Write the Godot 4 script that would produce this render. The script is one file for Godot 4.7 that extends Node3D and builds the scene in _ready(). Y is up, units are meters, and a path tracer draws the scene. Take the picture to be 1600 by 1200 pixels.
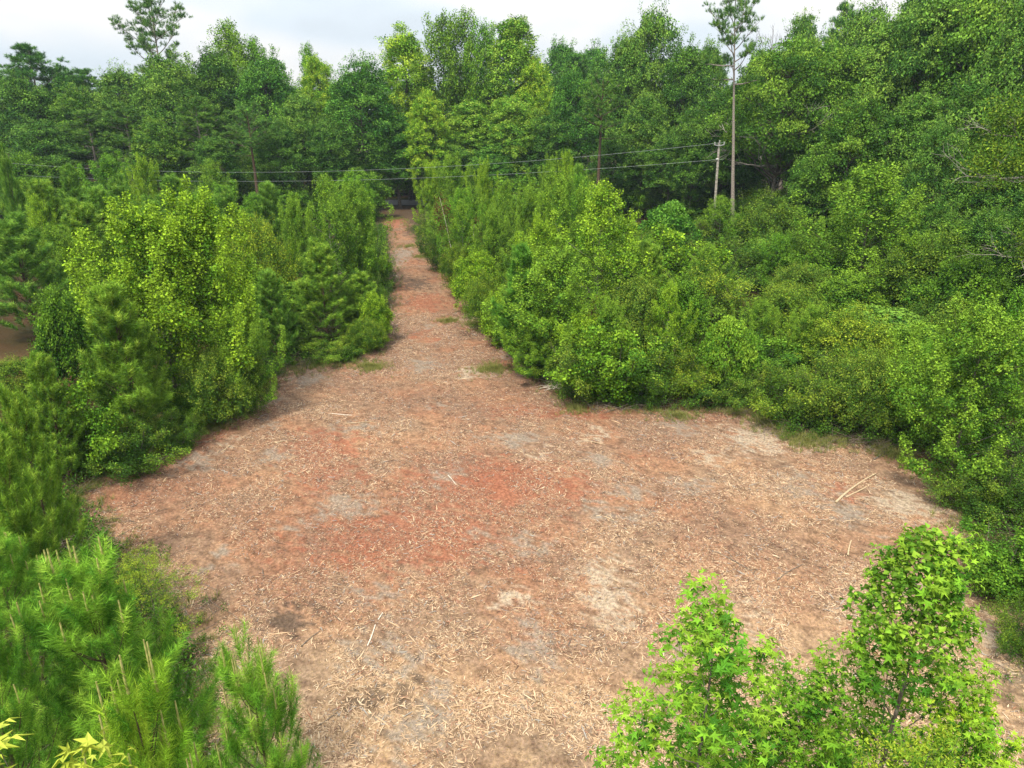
extends Node3D

# ---------------------------------------------------------------- state
var rng := RandomNumberGenerator.new()
var sprays := {}          # species -> list of leaf sprays {v, cols}
var foliage := {}         # "species_tint" -> material
var kinds := {}           # "sweetgum_0" -> {h, w, parts: [[part name, mesh, material, stuff]]}
var mat := {}
var names := {}
var mulch_noise := FastNoiseLite.new()
var patch_noise := FastNoiseLite.new()
var clearing := PackedVector2Array()

func rr(a: float, b: float) -> float:
	return rng.randf_range(a, b)

func unit() -> Vector3:
	var z := rr(-1.0, 1.0)
	var a := rr(0.0, TAU)
	var r := sqrt(maxf(0.0, 1.0 - z * z))
	return Vector3(r * cos(a), z, r * sin(a))

func rgb(r: float, g: float, b: float) -> Color:
	return Color(r / 255.0, g / 255.0, b / 255.0)

func frame(dir: Vector3, roll: float, s: float) -> Basis:
	var y := dir.normalized()
	var x := y.cross(Vector3(0.31, 0.2, 0.93)).normalized() if absf(y.z) < 0.9 else y.cross(Vector3.RIGHT).normalized()
	var z := x.cross(y)
	return Basis(x, y, z) * Basis(Vector3.UP, roll) * Basis.from_scale(Vector3(s, s, s))

# ---------------------------------------------------------------- naming
func numbered(called: String) -> String:
	if not names.has(called):
		names[called] = 0
		return called
	names[called] += 1
	return "%s_%03d" % [called, names[called]]

func tag(o: Node3D, label: String, category: String, group := "", kind := "") -> void:
	if label != "":
		o.set_meta("label", label)
	if category != "":
		o.set_meta("category", category)
	if group != "":
		o.set_meta("group", group)
	if kind != "":
		o.set_meta("kind", kind)

func thing(called: String, label: String, category: String, at: Vector3, turn := 0.0, group := "") -> Node3D:
	var o := Node3D.new()
	o.name = numbered(called)
	add_child(o)
	o.position = at
	o.rotation.y = turn
	tag(o, label, category, group)
	return o

func part(called: String, mesh: Mesh, m: Material, parent: Node3D) -> MeshInstance3D:
	var o := MeshInstance3D.new()
	o.name = called
	o.mesh = mesh
	o.material_override = m
	parent.add_child(o, true)
	return o

func whole(called: String, mesh: Mesh, m: Material, label: String, category: String, group := "", kind := "") -> MeshInstance3D:
	var o := MeshInstance3D.new()
	o.name = numbered(called)
	o.mesh = mesh
	o.material_override = m
	add_child(o)
	tag(o, label, category, group, kind)
	return o

# ---------------------------------------------------------------- wood: tapered tubes
class Wood:
	var v := PackedVector3Array()
	var n := PackedVector3Array()
	var i := PackedInt32Array()
	func tube(pts: PackedVector3Array, r0: float, r1: float, sides := 5, flare := 0.0) -> void:
		var first := v.size()
		var last := pts.size() - 1
		for k in pts.size():
			var d := (pts[mini(k + 1, last)] - pts[maxi(k - 1, 0)]).normalized()
			var x := d.cross(Vector3(0.12, 0.05, 0.99)).normalized() if absf(d.z) < 0.9 else d.cross(Vector3.UP).normalized()
			var y := d.cross(x)
			var t := float(k) / last
			var r := lerpf(r0, r1, t) + flare * r0 * exp(-t * 14.0)
			for s in sides:
				var a := TAU * s / sides
				var o := x * cos(a) + y * sin(a)
				n.append(o)
				v.append(pts[k] + o * r)
		for k in last:
			for s in sides:
				var a := first + k * sides + s
				var b := first + k * sides + (s + 1) % sides
				i.append_array([a, a + sides, b, b, a + sides, b + sides])
		# end caps
		for e in [0, last]:
			var c := v.size()
			v.append(pts[e])
			n.append((pts[e] - pts[1 if e == 0 else last - 1]).normalized())
			for s in sides:
				var a: int = first + e * sides + s
				var b: int = first + e * sides + (s + 1) % sides
				i.append_array([c, a, b] if e == 0 else [c, b, a])
	func mesh() -> ArrayMesh:
		var m := ArrayMesh.new()
		var a := []
		a.resize(Mesh.ARRAY_MAX)
		a[Mesh.ARRAY_VERTEX] = v
		a[Mesh.ARRAY_NORMAL] = n
		a[Mesh.ARRAY_INDEX] = i
		if v.size():
			m.add_surface_from_arrays(Mesh.PRIMITIVE_TRIANGLES, a)
		return m

# ---------------------------------------------------------------- foliage: sprays of leaves gathered into crowns
class Leafage:
	var v := PackedVector3Array()
	var c := PackedColorArray()
	func mesh() -> ArrayMesh:
		var m := ArrayMesh.new()
		var a := []
		a.resize(Mesh.ARRAY_MAX)
		a[Mesh.ARRAY_VERTEX] = v
		a[Mesh.ARRAY_COLOR] = c
		if v.size():
			m.add_surface_from_arrays(Mesh.PRIMITIVE_TRIANGLES, a)
		return m

func put(l: Leafage, species: String, at: Vector3, dir: Vector3, s: float, pal: int) -> void:
	var list: Array = sprays[species]
	var sp: Dictionary = list[rng.randi() % list.size()]
	l.v.append_array(Transform3D(frame(dir, rr(0.0, TAU), s), at) * (sp.v as PackedVector3Array))
	var cols: Array = sp.cols
	l.c.append_array(cols[clampi(pal, 0, cols.size() - 1)])

# a spray whose leaves are kept apart, each its own mesh
var single_leaves := {}
func put_apart(out: Array, species: String, at: Vector3, dir: Vector3, s: float, pal: int) -> void:
	var list: Array = sprays[species]
	var which := rng.randi() % list.size()
	var sp: Dictionary = list[which]
	var place := Transform3D(frame(dir, rr(0.0, TAU), s), at)
	var first := 0
	for k in (sp.counts as PackedInt32Array).size():
		var n: int = sp.counts[k]
		var key := "%s_%d_%d_%d" % [species, which, k, pal]
		var lv: PackedVector3Array = (sp.v as PackedVector3Array).slice(first, first + n)
		if not single_leaves.has(key):
			var one := Leafage.new()
			for p in lv:
				one.v.append(p - lv[0])
			one.c = (sp.cols[pal] as PackedColorArray).slice(first, first + n)
			single_leaves[key] = one.mesh()
		out.append([Transform3D(place.basis, place * lv[0]), single_leaves[key]])
		first += n

func diamond(v: PackedVector3Array, p: Vector3, dir: Vector3, n: Vector3, L: float, W: float) -> int:
	var side := dir.cross(n).normalized()
	var up := side.cross(dir)
	var q := p + dir * L * 0.45 + up * W * 0.14
	var tip := p + dir * L - up * L * 0.14
	v.append_array([p, q + side * W * 0.5, tip, p, tip, q - side * W * 0.5])
	return 6

func star(v: PackedVector3Array, p: Vector3, dir: Vector3, n: Vector3, L: float) -> int:
	var side := dir.cross(n).normalized()
	var up := side.cross(dir)
	var ring := PackedVector3Array()
	var centre := p + dir * L * 0.22
	for k in 5:
		var a := deg_to_rad(-124.0 + 62.0 * k)
		var reach = L * [0.5, 0.72, 0.82, 0.72, 0.5][k]
		var lo := a - deg_to_rad(31.0)
		if k == 0:
			ring.append(p)
		else:
			ring.append(centre + (dir * cos(lo) + side * sin(lo)) * L * 0.24 + up * L * 0.03)
		ring.append(centre + (dir * cos(a) + side * sin(a)) * reach - up * reach * rr(0.18, 0.42))
	for k in ring.size():
		v.append_array([centre, ring[k], ring[(k + 1) % ring.size()]])
	return ring.size() * 3

func colours(counts: PackedInt32Array, palette: Array, vary: float, warm: Color, warmth: float) -> Array:
	var out := []
	for base: Color in palette:
		var c := PackedColorArray()
		for n in counts:
			var k := 1.0 + rr(-vary, vary)
			var w := warmth * rng.randf() * rng.randf()
			var one := PackedColorArray()
			one.resize(n)
			var col := base.lerp(warm, w)
			one.fill(Color(minf(col.r * k, 1.0), minf(col.g * k, 1.0), minf(col.b * k, 1.0)))
			c.append_array(one)
		out.append(c)
	return out

func make_sprays(species: String, variants: int, leaves: int, length: float, L: float, W: float, spread: float, shape: String, palette: Array, vary := 0.16, warm := Color(0.62, 0.58, 0.16), warmth := 0.25) -> void:
	var list := []
	for q in variants:
		var v := PackedVector3Array()
		var counts := PackedInt32Array()
		for k in leaves:
			var t := (k + 0.5) / leaves
			var a := k * 2.4 + rr(-0.5, 0.5)
			var out := Vector3(cos(a), 0, sin(a))
			if shape == "needle":
				var p := Vector3(0, t * length, 0)
				var dir := (out * rr(0.45, 0.95) + Vector3.UP * rr(0.45, 0.95) + unit() * 0.12).normalized()
				var side := dir.cross(unit()).normalized() * W * 0.5
				var l := L * rr(0.75, 1.1)
				v.append_array([p - side, p + side, p + dir * l - Vector3.UP * l * 0.1])
				counts.append(3)
				continue
			var p2 := Vector3(0, t * length, 0) + out * spread * rr(0.2, 1.0)
			var d2 := (out * 0.9 + Vector3.UP * (rr(-0.75, 0.35) if shape == "star" else rr(-0.15, 0.75)) + unit() * 0.3).normalized()
			var n2 := (Vector3.UP * 0.75 + unit() * 0.75).normalized()
			var s := rr(0.5, 1.25)
			if shape == "star":
				counts.append(star(v, p2, d2, n2, L * s))
			else:
				counts.append(diamond(v, p2, d2, n2, L * s, W * s))
		list.append({"v": v, "counts": counts, "cols": colours(counts, palette, vary, warm, warmth)})
	sprays[species] = list

# ---------------------------------------------------------------- materials
func noise_tex(freq: float, seed_: int, ramp: Gradient = null, size := 512, octaves := 5, normal := false, bump := 4.0) -> NoiseTexture2D:
	var f := FastNoiseLite.new()
	f.seed = seed_
	f.frequency = freq
	f.fractal_octaves = octaves
	var t := NoiseTexture2D.new()
	t.width = size
	t.height = size
	t.seamless = true
	t.noise = f
	t.as_normal_map = normal
	t.bump_strength = bump
	if ramp:
		t.color_ramp = ramp
	return t

func ramp(stops: Array) -> Gradient:
	var g := Gradient.new()
	var o := PackedFloat32Array()
	var c := PackedColorArray()
	for s in stops:
		o.append(s[0])
		c.append(s[1])
	g.offsets = o
	g.colors = c
	return g

func bark(key: String, dark: Color, light: Color, tall: float) -> void:
	var m := StandardMaterial3D.new()
	m.resource_name = key
	m.albedo_color = Color(0.9, 0.9, 0.9)
	m.albedo_texture = noise_tex(0.03, key.length(), ramp([[0.25, dark], [0.75, light]]), 256)
	m.roughness = 0.95
	m.metallic_specular = 0.25
	m.uv1_triplanar = true
	m.uv1_scale = Vector3(1.6, 1.6 / tall, 1.6)
	m.heightmap_enabled = false
	mat[key] = m

func leaf_mat(key: String, tint: Color, through: Color, rough := 0.62) -> void:
	var m := StandardMaterial3D.new()
	m.resource_name = key
	m.albedo_color = tint
	m.vertex_color_use_as_albedo = true
	m.vertex_color_is_srgb = true
	m.roughness = rough
	m.metallic_specular = 0.22
	m.cull_mode = BaseMaterial3D.CULL_DISABLED
	m.backlight_enabled = true
	m.backlight = through
	foliage[key] = m

# ---------------------------------------------------------------- tree shapes
func arc(from: Vector3, dir: Vector3, length: float, lift: float, steps := 5, wobble := 0.06) -> PackedVector3Array:
	var pts := PackedVector3Array([from])
	var d := dir.normalized()
	for k in steps:
		d = (d + Vector3.UP * lift / steps + unit() * wobble).normalized()
		pts.append(pts[-1] + d * length / steps)
	return pts

func along(pts: PackedVector3Array, t: float) -> Vector3:
	var f := clampf(t, 0.0, 1.0) * (pts.size() - 1)
	var k := mini(int(f), pts.size() - 2)
	return pts[k].lerp(pts[k + 1], f - k)

func heading(pts: PackedVector3Array, t: float) -> Vector3:
	var k := mini(int(clampf(t, 0.0, 1.0) * (pts.size() - 1)), pts.size() - 2)
	return (pts[k + 1] - pts[k]).normalized()

func trunk_line(h: float, sway: float, steps := 9) -> PackedVector3Array:
	var pts := PackedVector3Array()
	var a := rr(0.0, TAU)
	for k in steps + 1:
		var t := float(k) / steps
		pts.append(Vector3(cos(a) * sin(t * 2.6) * sway + rr(-1, 1) * sway * 0.15 * t, t * h - 0.15 * (1.0 - t), sin(a) * sin(t * 2.2) * sway + rr(-1, 1) * sway * 0.15 * t))
	return pts

# rounded crowns: clumps of sprays carried by limbs
func lobed(o: Dictionary) -> Dictionary:
	var h: float = o.h
	var w: float = o.w
	var base: float = o.base
	var l := Leafage.new()
	var trunk := Wood.new()
	var limbs := Wood.new()
	var line := trunk_line(h * 0.86, o.get("sway", 0.25))
	var r0: float = o.get("r", 0.012 * h)
	if o.get("stems", 1) == 1:
		trunk.tube(line, r0, r0 * 0.15, 7, 0.5)
	else:
		for s in o.stems:
			var a = TAU * s / o.stems + rr(-0.4, 0.4)
			trunk.tube(arc(Vector3(cos(a) * 0.12, -0.1, sin(a) * 0.12), Vector3(cos(a) * rr(0.15, 0.6), 1.0, sin(a) * rr(0.15, 0.6)), h * rr(0.55, 0.8), 0.1, 5, 0.1), r0, r0 * 0.3, 5)
	var cy := h * (base + 1.0) * 0.5
	var hy := h * (1.0 - base) * 0.5
	var squash: float = o.get("squash", 0.8)
	for k in o.lobes:
		# even spread over the crown, then pushed in or out
		var u = 1.0 - 2.0 * (k + 0.5) / o.lobes
		var az: float = k * 2.39996 + rr(-0.35, 0.35)
		var ring := sqrt(maxf(0.0, 1.0 - u * u))
		var d := Vector3(ring * cos(az), u, ring * sin(az))
		var taper = 1.0 - float(o.get("taper", 0.0)) * (u * 0.5 + 0.5)
		var reach := rr(0.5, 0.93)
		var rad: float = w * o.lobe * rr(0.65, 1.25)
		var c := Vector3(d.x * (w * 0.5 - rad * 0.6) * reach * taper, cy + d.y * (hy - rad * 0.5) * rr(0.75, 1.0), d.z * (w * 0.5 - rad * 0.6) * reach * taper)
		c.y = maxf(c.y, rad * 0.45)
		var foot := along(line, clampf((c.y - Vector2(c.x, c.z).length() * 0.75) / (h * 0.86), 0.08, 0.95))
		var mid := foot.lerp(c, 0.5) + Vector3(0, rr(-0.06, 0.03) * w, 0) + unit() * w * 0.03
		limbs.tube(PackedVector3Array([foot, foot.lerp(mid, 0.5) + unit() * w * 0.012, mid, mid.lerp(c, 0.6) + unit() * w * 0.012, c]), r0 * rr(0.3, 0.5), r0 * 0.1, 4)
		var pal := rng.randi() % 5
		var n := int(o.sprays * rr(0.7, 1.2))
		for s in n:
			var q := unit()
			if q.y < -0.1 and rng.randf() < 0.85:
				q.y = -q.y
			if q.dot(d) < -0.5:
				q = Vector3(-q.x, q.y, -q.z)
			q = (q + Vector3.UP * 0.2).normalized()
			var at := c + Vector3(q.x, q.y * squash, q.z) * rad * pow(rng.randf(), 0.22)
			if at.y < 0.1:
				continue
			var p := pal if rng.randf() < 0.62 else rng.randi() % 4
			if q.y > 0.55 and rng.randf() < o.get("fresh", 0.15):
				p = 4
			put(l, o.spray, at, (q + unit() * 0.5 + Vector3.UP * 0.25), o.scale * rr(0.75, 1.25), p)
		for s in int(o.get("shoots", 0) * rr(0.4, 1.5)):
			var q := (d * 0.8 + unit() + Vector3.UP * 0.55).normalized()
			var b := arc(c + q * rad * 0.6, q + Vector3.UP * 0.4, rad * rr(0.6, 1.35), rr(-0.5, 0.5), 4, 0.1)
			limbs.tube(b, r0 * 0.07, r0 * 0.03, 3)
			var m := maxi(3, int(o.get("shoot_density", 7.0) * rad))
			for i in m:
				var f := (i + rng.randf()) / m
				put(l, o.spray, along(b, f) + unit() * 0.12 * o.scale, heading(b, f) + unit() * 0.7, o.scale * rr(0.7, 1.05) * (1.1 - 0.35 * f), 3 + rng.randi() % 2 if f > 0.55 else rng.randi() % 4)
	var parts := [["trunk", trunk.mesh(), o.get("bark", "grey_bark"), false], ["branches", limbs.mesh(), o.get("bark", "grey_bark"), true], ["crown", l.mesh(), "", true]]
	return {"h": h, "w": w, "parts": parts, "species": o.spray}

# young sweetgums and poplars: a leader with rising branches, each ending in an upright leafy spire
func spired(o: Dictionary) -> Dictionary:
	var apart := []
	var keep_apart: int = o.get("apart", 0)
	var h: float = o.h
	var w: float = o.w
	var l := Leafage.new()
	var trunk := Wood.new()
	var limbs := Wood.new()
	var line := trunk_line(h * 0.97, o.get("sway", 0.12))
	var r0: float = o.get("r", 0.009 * h)
	trunk.tube(line, r0, r0 * 0.1, 6, 0.3)
	var nb: int = o.branches
	for k in nb:
		var t: float = o.base + (0.95 - o.base) * pow((k + 0.5) / nb, 0.9)
		var az := k * 2.39996 + rr(-0.5, 0.5)
		var prof := lerpf(0.7, 1.0, clampf(t / 0.28, 0, 1)) if t < 0.28 else pow(1.0 - (t - 0.28) / 0.76, o.get("taper", 0.8))
		var len: float = w * 0.5 * prof * rr(0.7 - float(o.get("uneven", 0.0)) * 0.5, 1.2 + float(o.get("uneven", 0.0)) * 0.5) * 1.12 + 0.15
		var out := Vector3(cos(az), 0, sin(az))
		var b := arc(along(line, t / 0.97), out + Vector3.UP * lerpf(0.15, 0.9, t), len, rr(0.25, 0.9), 5, 0.08)
		limbs.tube(b, r0 * 0.32 * (1.1 - t), r0 * 0.06, 4)
		var n := maxi(4, int(len * o.density))
		for s in n:
			var u := 0.18 + 0.82 * pow((s + rng.randf()) / n, 0.75)
			var loose = len * 0.24 * (1.15 - u) + 0.12 * o.scale
			var off = unit() * loose
			off.y *= 0.42
			var pal: int = (3 if u > 0.8 and rng.randf() < 0.5 else rng.randi() % 4) if rng.randf() > o.get("fresh", 0.1) * (u + t * 0.5) else 4
			var way = heading(b, u) * 0.7 + off.normalized() * 0.8 + Vector3.UP * 0.35
			if apart.size() < keep_apart and t > 0.45 and u > 0.55 and out.z > -0.2 and rng.randf() < 0.4:
				put_apart(apart, o.spray, along(b, u) + off, way, o.scale * rr(0.75, 1.2), pal)
				continue
			put(l, o.spray, along(b, u) + off, way, o.scale * rr(0.75, 1.2), pal)
		# upright tip
		var tip_h: float = rr(0.25, 0.7) * len * 0.45 * o.get("spires", 1.0) + 0.15
		var tip := arc(b[-1], heading(b, 1.0) + Vector3.UP * 1.2, tip_h, 1.0, 3, 0.05)
		limbs.tube(tip, r0 * 0.06, r0 * 0.03, 3)
		var m := maxi(3, int(tip_h * o.density * 0.9))
		for s in m:
			var u := (s + rng.randf()) / m
			var off = unit() * 0.16 * o.scale * (1.2 - u)
			put(l, o.spray, along(tip, u) + off, Vector3.UP + off.normalized() * 0.8 + unit() * 0.2, o.scale * rr(0.6, 1.0), 4 if rng.randf() < 0.45 + o.get("fresh", 0.1) else 3)
	var top := int(o.density * h * 0.12)
	for s in top:
		var u := 0.86 + 0.14 * rng.randf()
		var off = unit() * (0.1 + (1.0 - u) * 2.2) * 0.6 * o.scale
		put(l, o.spray, along(line, u) + off, Vector3.UP * 0.9 + off.normalized(), o.scale * rr(0.7, 1.0), 4 if rng.randf() < 0.5 else 3)
	var parts := [["trunk", trunk.mesh(), o.get("bark", "grey_bark"), false], ["branches", limbs.mesh(), o.get("bark", "grey_bark"), true], ["crown", l.mesh(), "", true]]
	return {"h": h, "w": w, "parts": parts, "species": o.spray, "apart": apart}

# young pines: whorls of up-curved branches dressed with needle tufts
func young_pine(o: Dictionary) -> Dictionary:
	var h: float = o.h
	var w: float = o.w
	var l := Leafage.new()
	var trunk := Wood.new()
	var limbs := Wood.new()
	var line := trunk_line(h, 0.06)
	var r0: float = 0.011 * h
	trunk.tube(line, r0, r0 * 0.12, 6, 0.25)
	var tips := PackedVector3Array()
	var whorls: int = o.whorls
	for k in whorls:
		var t := 0.07 + 0.88 * pow((k + 0.5) / whorls, 0.85)
		var n := 5 + rng.randi() % 3
		var prof := pow(1.0 - (t - 0.05) / 0.97, 0.72) * (0.75 + 0.25 * minf(1.0, t / 0.2))
		for b in n:
			var az := TAU * b / n + k * 0.9 + rr(-0.5, 0.5)
			var len: float = w * 0.5 * prof * rr(0.5, 1.3) + 0.12
			var out := Vector3(cos(az), 0, sin(az))
			var line_b := arc(along(line, t + rr(-0.03, 0.03)), out + Vector3.UP * lerpf(0.05, 1.1, t), len, rr(0.5, 1.1), 5, 0.05)
			limbs.tube(line_b, r0 * 0.28 * (1.15 - t), r0 * 0.07, 4)
			var m := maxi(3, int(len * o.density))
			for s in m:
				var u := 0.3 + 0.7 * (s + rng.randf()) / m
				var dir := heading(line_b, u)
				var sideways := dir.cross(Vector3.UP).normalized() * (1.0 if s % 2 else -1.0)
				var reach := len * 0.3 * (1.1 - u) * rr(0.4, 1.2) + 0.05
				var foot := along(line_b, u)
				var end := foot + (sideways * 0.9 + dir * 0.6 + Vector3.UP * rr(0.0, 0.5)).normalized() * reach
				put(l, o.spray, end, dir * 0.9 + sideways * 0.5 + Vector3.UP * rr(0.3, 1.1), o.scale * rr(0.8, 1.2), rng.randi() % 4)
				if reach > 0.3:
					put(l, o.spray, foot.lerp(end, 0.5), dir + sideways * 0.8 + Vector3.UP * 0.5, o.scale * rr(0.8, 1.1), rng.randi() % 3)
			for s in 2:
				put(l, o.spray, line_b[-1] - heading(line_b, 1.0) * s * 0.14, heading(line_b, 1.0) + Vector3.UP * 0.7 + unit() * 0.15, o.scale * rr(0.9, 1.15), 4 if rng.randf() < o.get("fresh", 0.4) else 3)
			if t > 0.45:
				tips.append(line_b[-1] + (heading(line_b, 1.0) + Vector3.UP * 0.7).normalized() * 0.18 * o.scale)
	for s in int(14 + h * 2):
		var u := 0.8 + 0.2 * float(s) / (14 + h * 2)
		put(l, o.spray, along(line, u), Vector3.UP + unit() * 0.55, o.scale * rr(0.7, 1.0), 3 + rng.randi() % 2)
	tips.append(line[-1] + Vector3.UP * 0.15)
	var parts := [["trunk", trunk.mesh(), "pine_bark", false], ["branches", limbs.mesh(), "pine_bark", true], ["crown", l.mesh(), "", true]]
	return {"h": h, "w": w, "parts": parts, "species": o.spray, "tips": tips}

# grown pines: long bare bole, spreading limbs, cloudy tufts of needles
func tall_pine(o: Dictionary) -> Dictionary:
	var h: float = o.h
	var w: float = o.w
	var l := Leafage.new()
	var trunk := Wood.new()
	var line := trunk_line(h * 0.97, 0.3, 12)
	trunk.tube(line, 0.0135 * h, 0.002 * h, 8, 0.35)
	var parts := [["trunk", trunk.mesh(), o.get("bark", "tall_pine_bark"), false]]
	var twigs := Wood.new()
	var n: int = o.limbs
	for k in n:
		var t: float = o.base + (0.97 - o.base) * pow((k + 0.5) / n, 0.85)
		var az := k * 2.39996 + rr(-0.6, 0.6)
		var s = (t - o.base) / (1.0 - o.base)
		var prof := sin(PI * clampf(0.22 + s * 0.72, 0, 1))
		var len: float = w * 0.5 * prof * rr(0.6, 1.15) + 0.3
		var b := arc(along(line, t), Vector3(cos(az), lerpf(-0.05, 0.9, s), sin(az)), len, rr(0.1, 0.7), 6, 0.12)
		var limb := Wood.new()
		limb.tube(b, 0.0032 * h * (1.25 - s), 0.0008 * h, 5)
		parts.append(["limb", limb.mesh(), o.get("bark", "tall_pine_bark"), false])
		for q in maxi(2, int(len * o.clumps)):
			var u := rr(0.4, 1.0)
			var c := along(b, u) + unit() * len * 0.14 * Vector3(1, 0.6, 1) + Vector3.UP * 0.15
			twigs.tube(PackedVector3Array([along(b, u - 0.12), c]), 0.0011 * h, 0.0006 * h, 3)
			var rad := rr(0.4, 0.8)
			for i in o.tufts:
				var d := unit()
				d.y = absf(d.y) * 0.9 - 0.2
				put(l, o.spray, c + d * rad * Vector3(1.0, 0.55, 1.0) * rng.randf(), d + Vector3.UP * 0.5, o.scale * rr(0.8, 1.2), rng.randi() % 5)
	parts.append(["branches", twigs.mesh(), "tall_pine_bark", true])
	parts.append(["crown", l.mesh(), "", true])
	return {"h": h, "w": w, "parts": parts, "species": o.spray}

# brushy shrubs: many arching stems, ragged at the top
func arching(o: Dictionary) -> Dictionary:
	var h: float = o.h
	var w: float = o.w
	var l := Leafage.new()
	var stems := Wood.new()
	var twigs := Wood.new()
	var r0: float = o.r
	for k in o.stems:
		var az = k * 2.39996 + rr(-0.4, 0.4)
		var lean: float = pow((k + 0.5) / o.stems, 0.6)
		var out := Vector3(cos(az), 0, sin(az))
		var len: float = h * rr(0.75, 1.12) * (1.0 - 0.25 * lean)
		var b := arc(out * 0.15 + Vector3(0, -0.1, 0), Vector3.UP + out * lean * w / h * 0.75, len, -0.55 * lean, 7, 0.09)
		stems.tube(b, r0, r0 * 0.25, 5)
		var pal := rng.randi() % 5
		for j in int(o.twigs * rr(0.8, 1.2)):
			var u := rr(0.12, 1.0)
			var q := (unit() + out * 0.3 + heading(b, u) * 0.5).normalized()
			var tw := arc(along(b, u), q, w * rr(0.08, 0.22) * (1.25 - 0.6 * u), rr(-0.3, 0.6), 3, 0.1)
			twigs.tube(tw, r0 * 0.22, r0 * 0.1, 3)
			for i in o.sprays:
				var f = 0.25 + 0.75 * (i + rng.randf()) / o.sprays
				put(l, o.spray, along(tw, f) + unit() * 0.1, heading(tw, f) + unit() * 0.6 + Vector3.UP * 0.3, o.scale * rr(0.75, 1.2), pal if rng.randf() < 0.5 else (4 if u > 0.75 and rng.randf() < 0.35 else rng.randi() % 4))
		for i in 5:
			var f := 0.8 + 0.2 * i / 4.0
			put(l, o.spray, along(b, f) + unit() * 0.05, heading(b, f) + unit() * 0.4, o.scale * rr(0.6, 1.0), 3 + rng.randi() % 2)
	return {"h": h, "w": w, "parts": [["stem", stems.mesh(), o.get("bark", "grey_bark"), true], ["branches", twigs.mesh(), "grey_bark", true], ["crown", l.mesh(), "", true]], "species": o.spray}

# a leafless fork of grey wood, for dead limbs and bare trees
func fork(wood: Wood, from: Vector3, dir: Vector3, length: float, r: float, depth: int, spread := 0.75) -> void:
	var b := arc(from, dir, length, 0.1, 4, 0.14)
	wood.tube(b, r, r * 0.5, 5 if depth > 1 else 3)
	if depth <= 0:
		return
	for k in (2 if depth > 2 else 3):
		var u := 0.45 + 0.55 * (k + 1) / 3.0
		fork(wood, along(b, u), heading(b, u) + unit() * spread, length * rr(0.5, 0.75), r * 0.55, depth - 1, spread)

func grow(kind: String, made: Dictionary) -> void:
	kinds[kind] = made

func plant(kind: String, called: String, at: Vector3, h: float, w: float, turn: float, tint: String, label: String, category: String, group := "") -> Node3D:
	var k: Dictionary = kinds[kind]
	var o := thing(called, label, category, at, turn, group)
	o.scale = Vector3(w / k.w, h / k.h, w / k.w)
	for p in k.parts:
		var m: Material = mat[p[2]] if p[2] != "" else foliage[k.species + "_" + tint]
		if (p[1] as ArrayMesh).get_surface_count() == 0:
			continue
		var piece := part(p[0], p[1], m, o)
		if p[3]:
			piece.set_meta("kind", "stuff")
	if k.has("apart") and not k.has("used"):
		for e in k.apart:
			part("leaf", e[1], foliage[k.species + "_" + tint], o).transform = e[0]
	if k.has("tips") and k.species == "fine_needle":
		var tips: Array = Array(k.tips)
		tips.sort_custom(func(a: Vector3, b: Vector3) -> bool: return a.y > b.y)
		for q in tips.slice(0, 26):
			var w2 := Wood.new()
			w2.tube(PackedVector3Array([Vector3.ZERO, Vector3(0.005, 0.1, 0), Vector3(0, rr(0.22, 0.42), 0.004)]), 0.02, 0.01, 5)
			part("candle", w2.mesh(), mat["candle"], o).position = q
	k["used"] = true
	return o

# ---------------------------------------------------------------- the place, in metres (x east, z towards the viewer)
var clearing_edge := [Vector2(-7.20, -3.00), Vector2(-6.38, -11.07), Vector2(-7.58, -13.62), Vector2(-9.93, -16.41), Vector2(-12.88, -19.06), Vector2(-15.22, -21.37), Vector2(-15.58, -23.91), Vector2(-14.26, -26.38), Vector2(-12.28, -28.95), Vector2(-12.25, -32.83), Vector2(-12.00, -35.22), Vector2(-8.36, -36.43), Vector2(-7.78, -41.29), Vector2(-9.41, -54.58), Vector2(-12.61, -70.91), Vector2(-15.56, -86.83), Vector2(-13.25, -86.83), Vector2(-9.68, -74.54), Vector2(-6.56, -66.04), Vector2(-3.90, -54.58), Vector2(-1.61, -45.51), Vector2(1.02, -35.42), Vector2(2.73, -31.02), Vector2(5.83, -29.67), Vector2(11.08, -29.67), Vector2(11.57, -26.99), Vector2(13.94, -26.26), Vector2(16.23, -25.12), Vector2(16.19, -22.47), Vector2(14.92, -19.42), Vector2(14.46, -17.43), Vector2(13.99, -15.22), Vector2(11.50, -10.00), Vector2(11.00, -3.00)]
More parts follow.
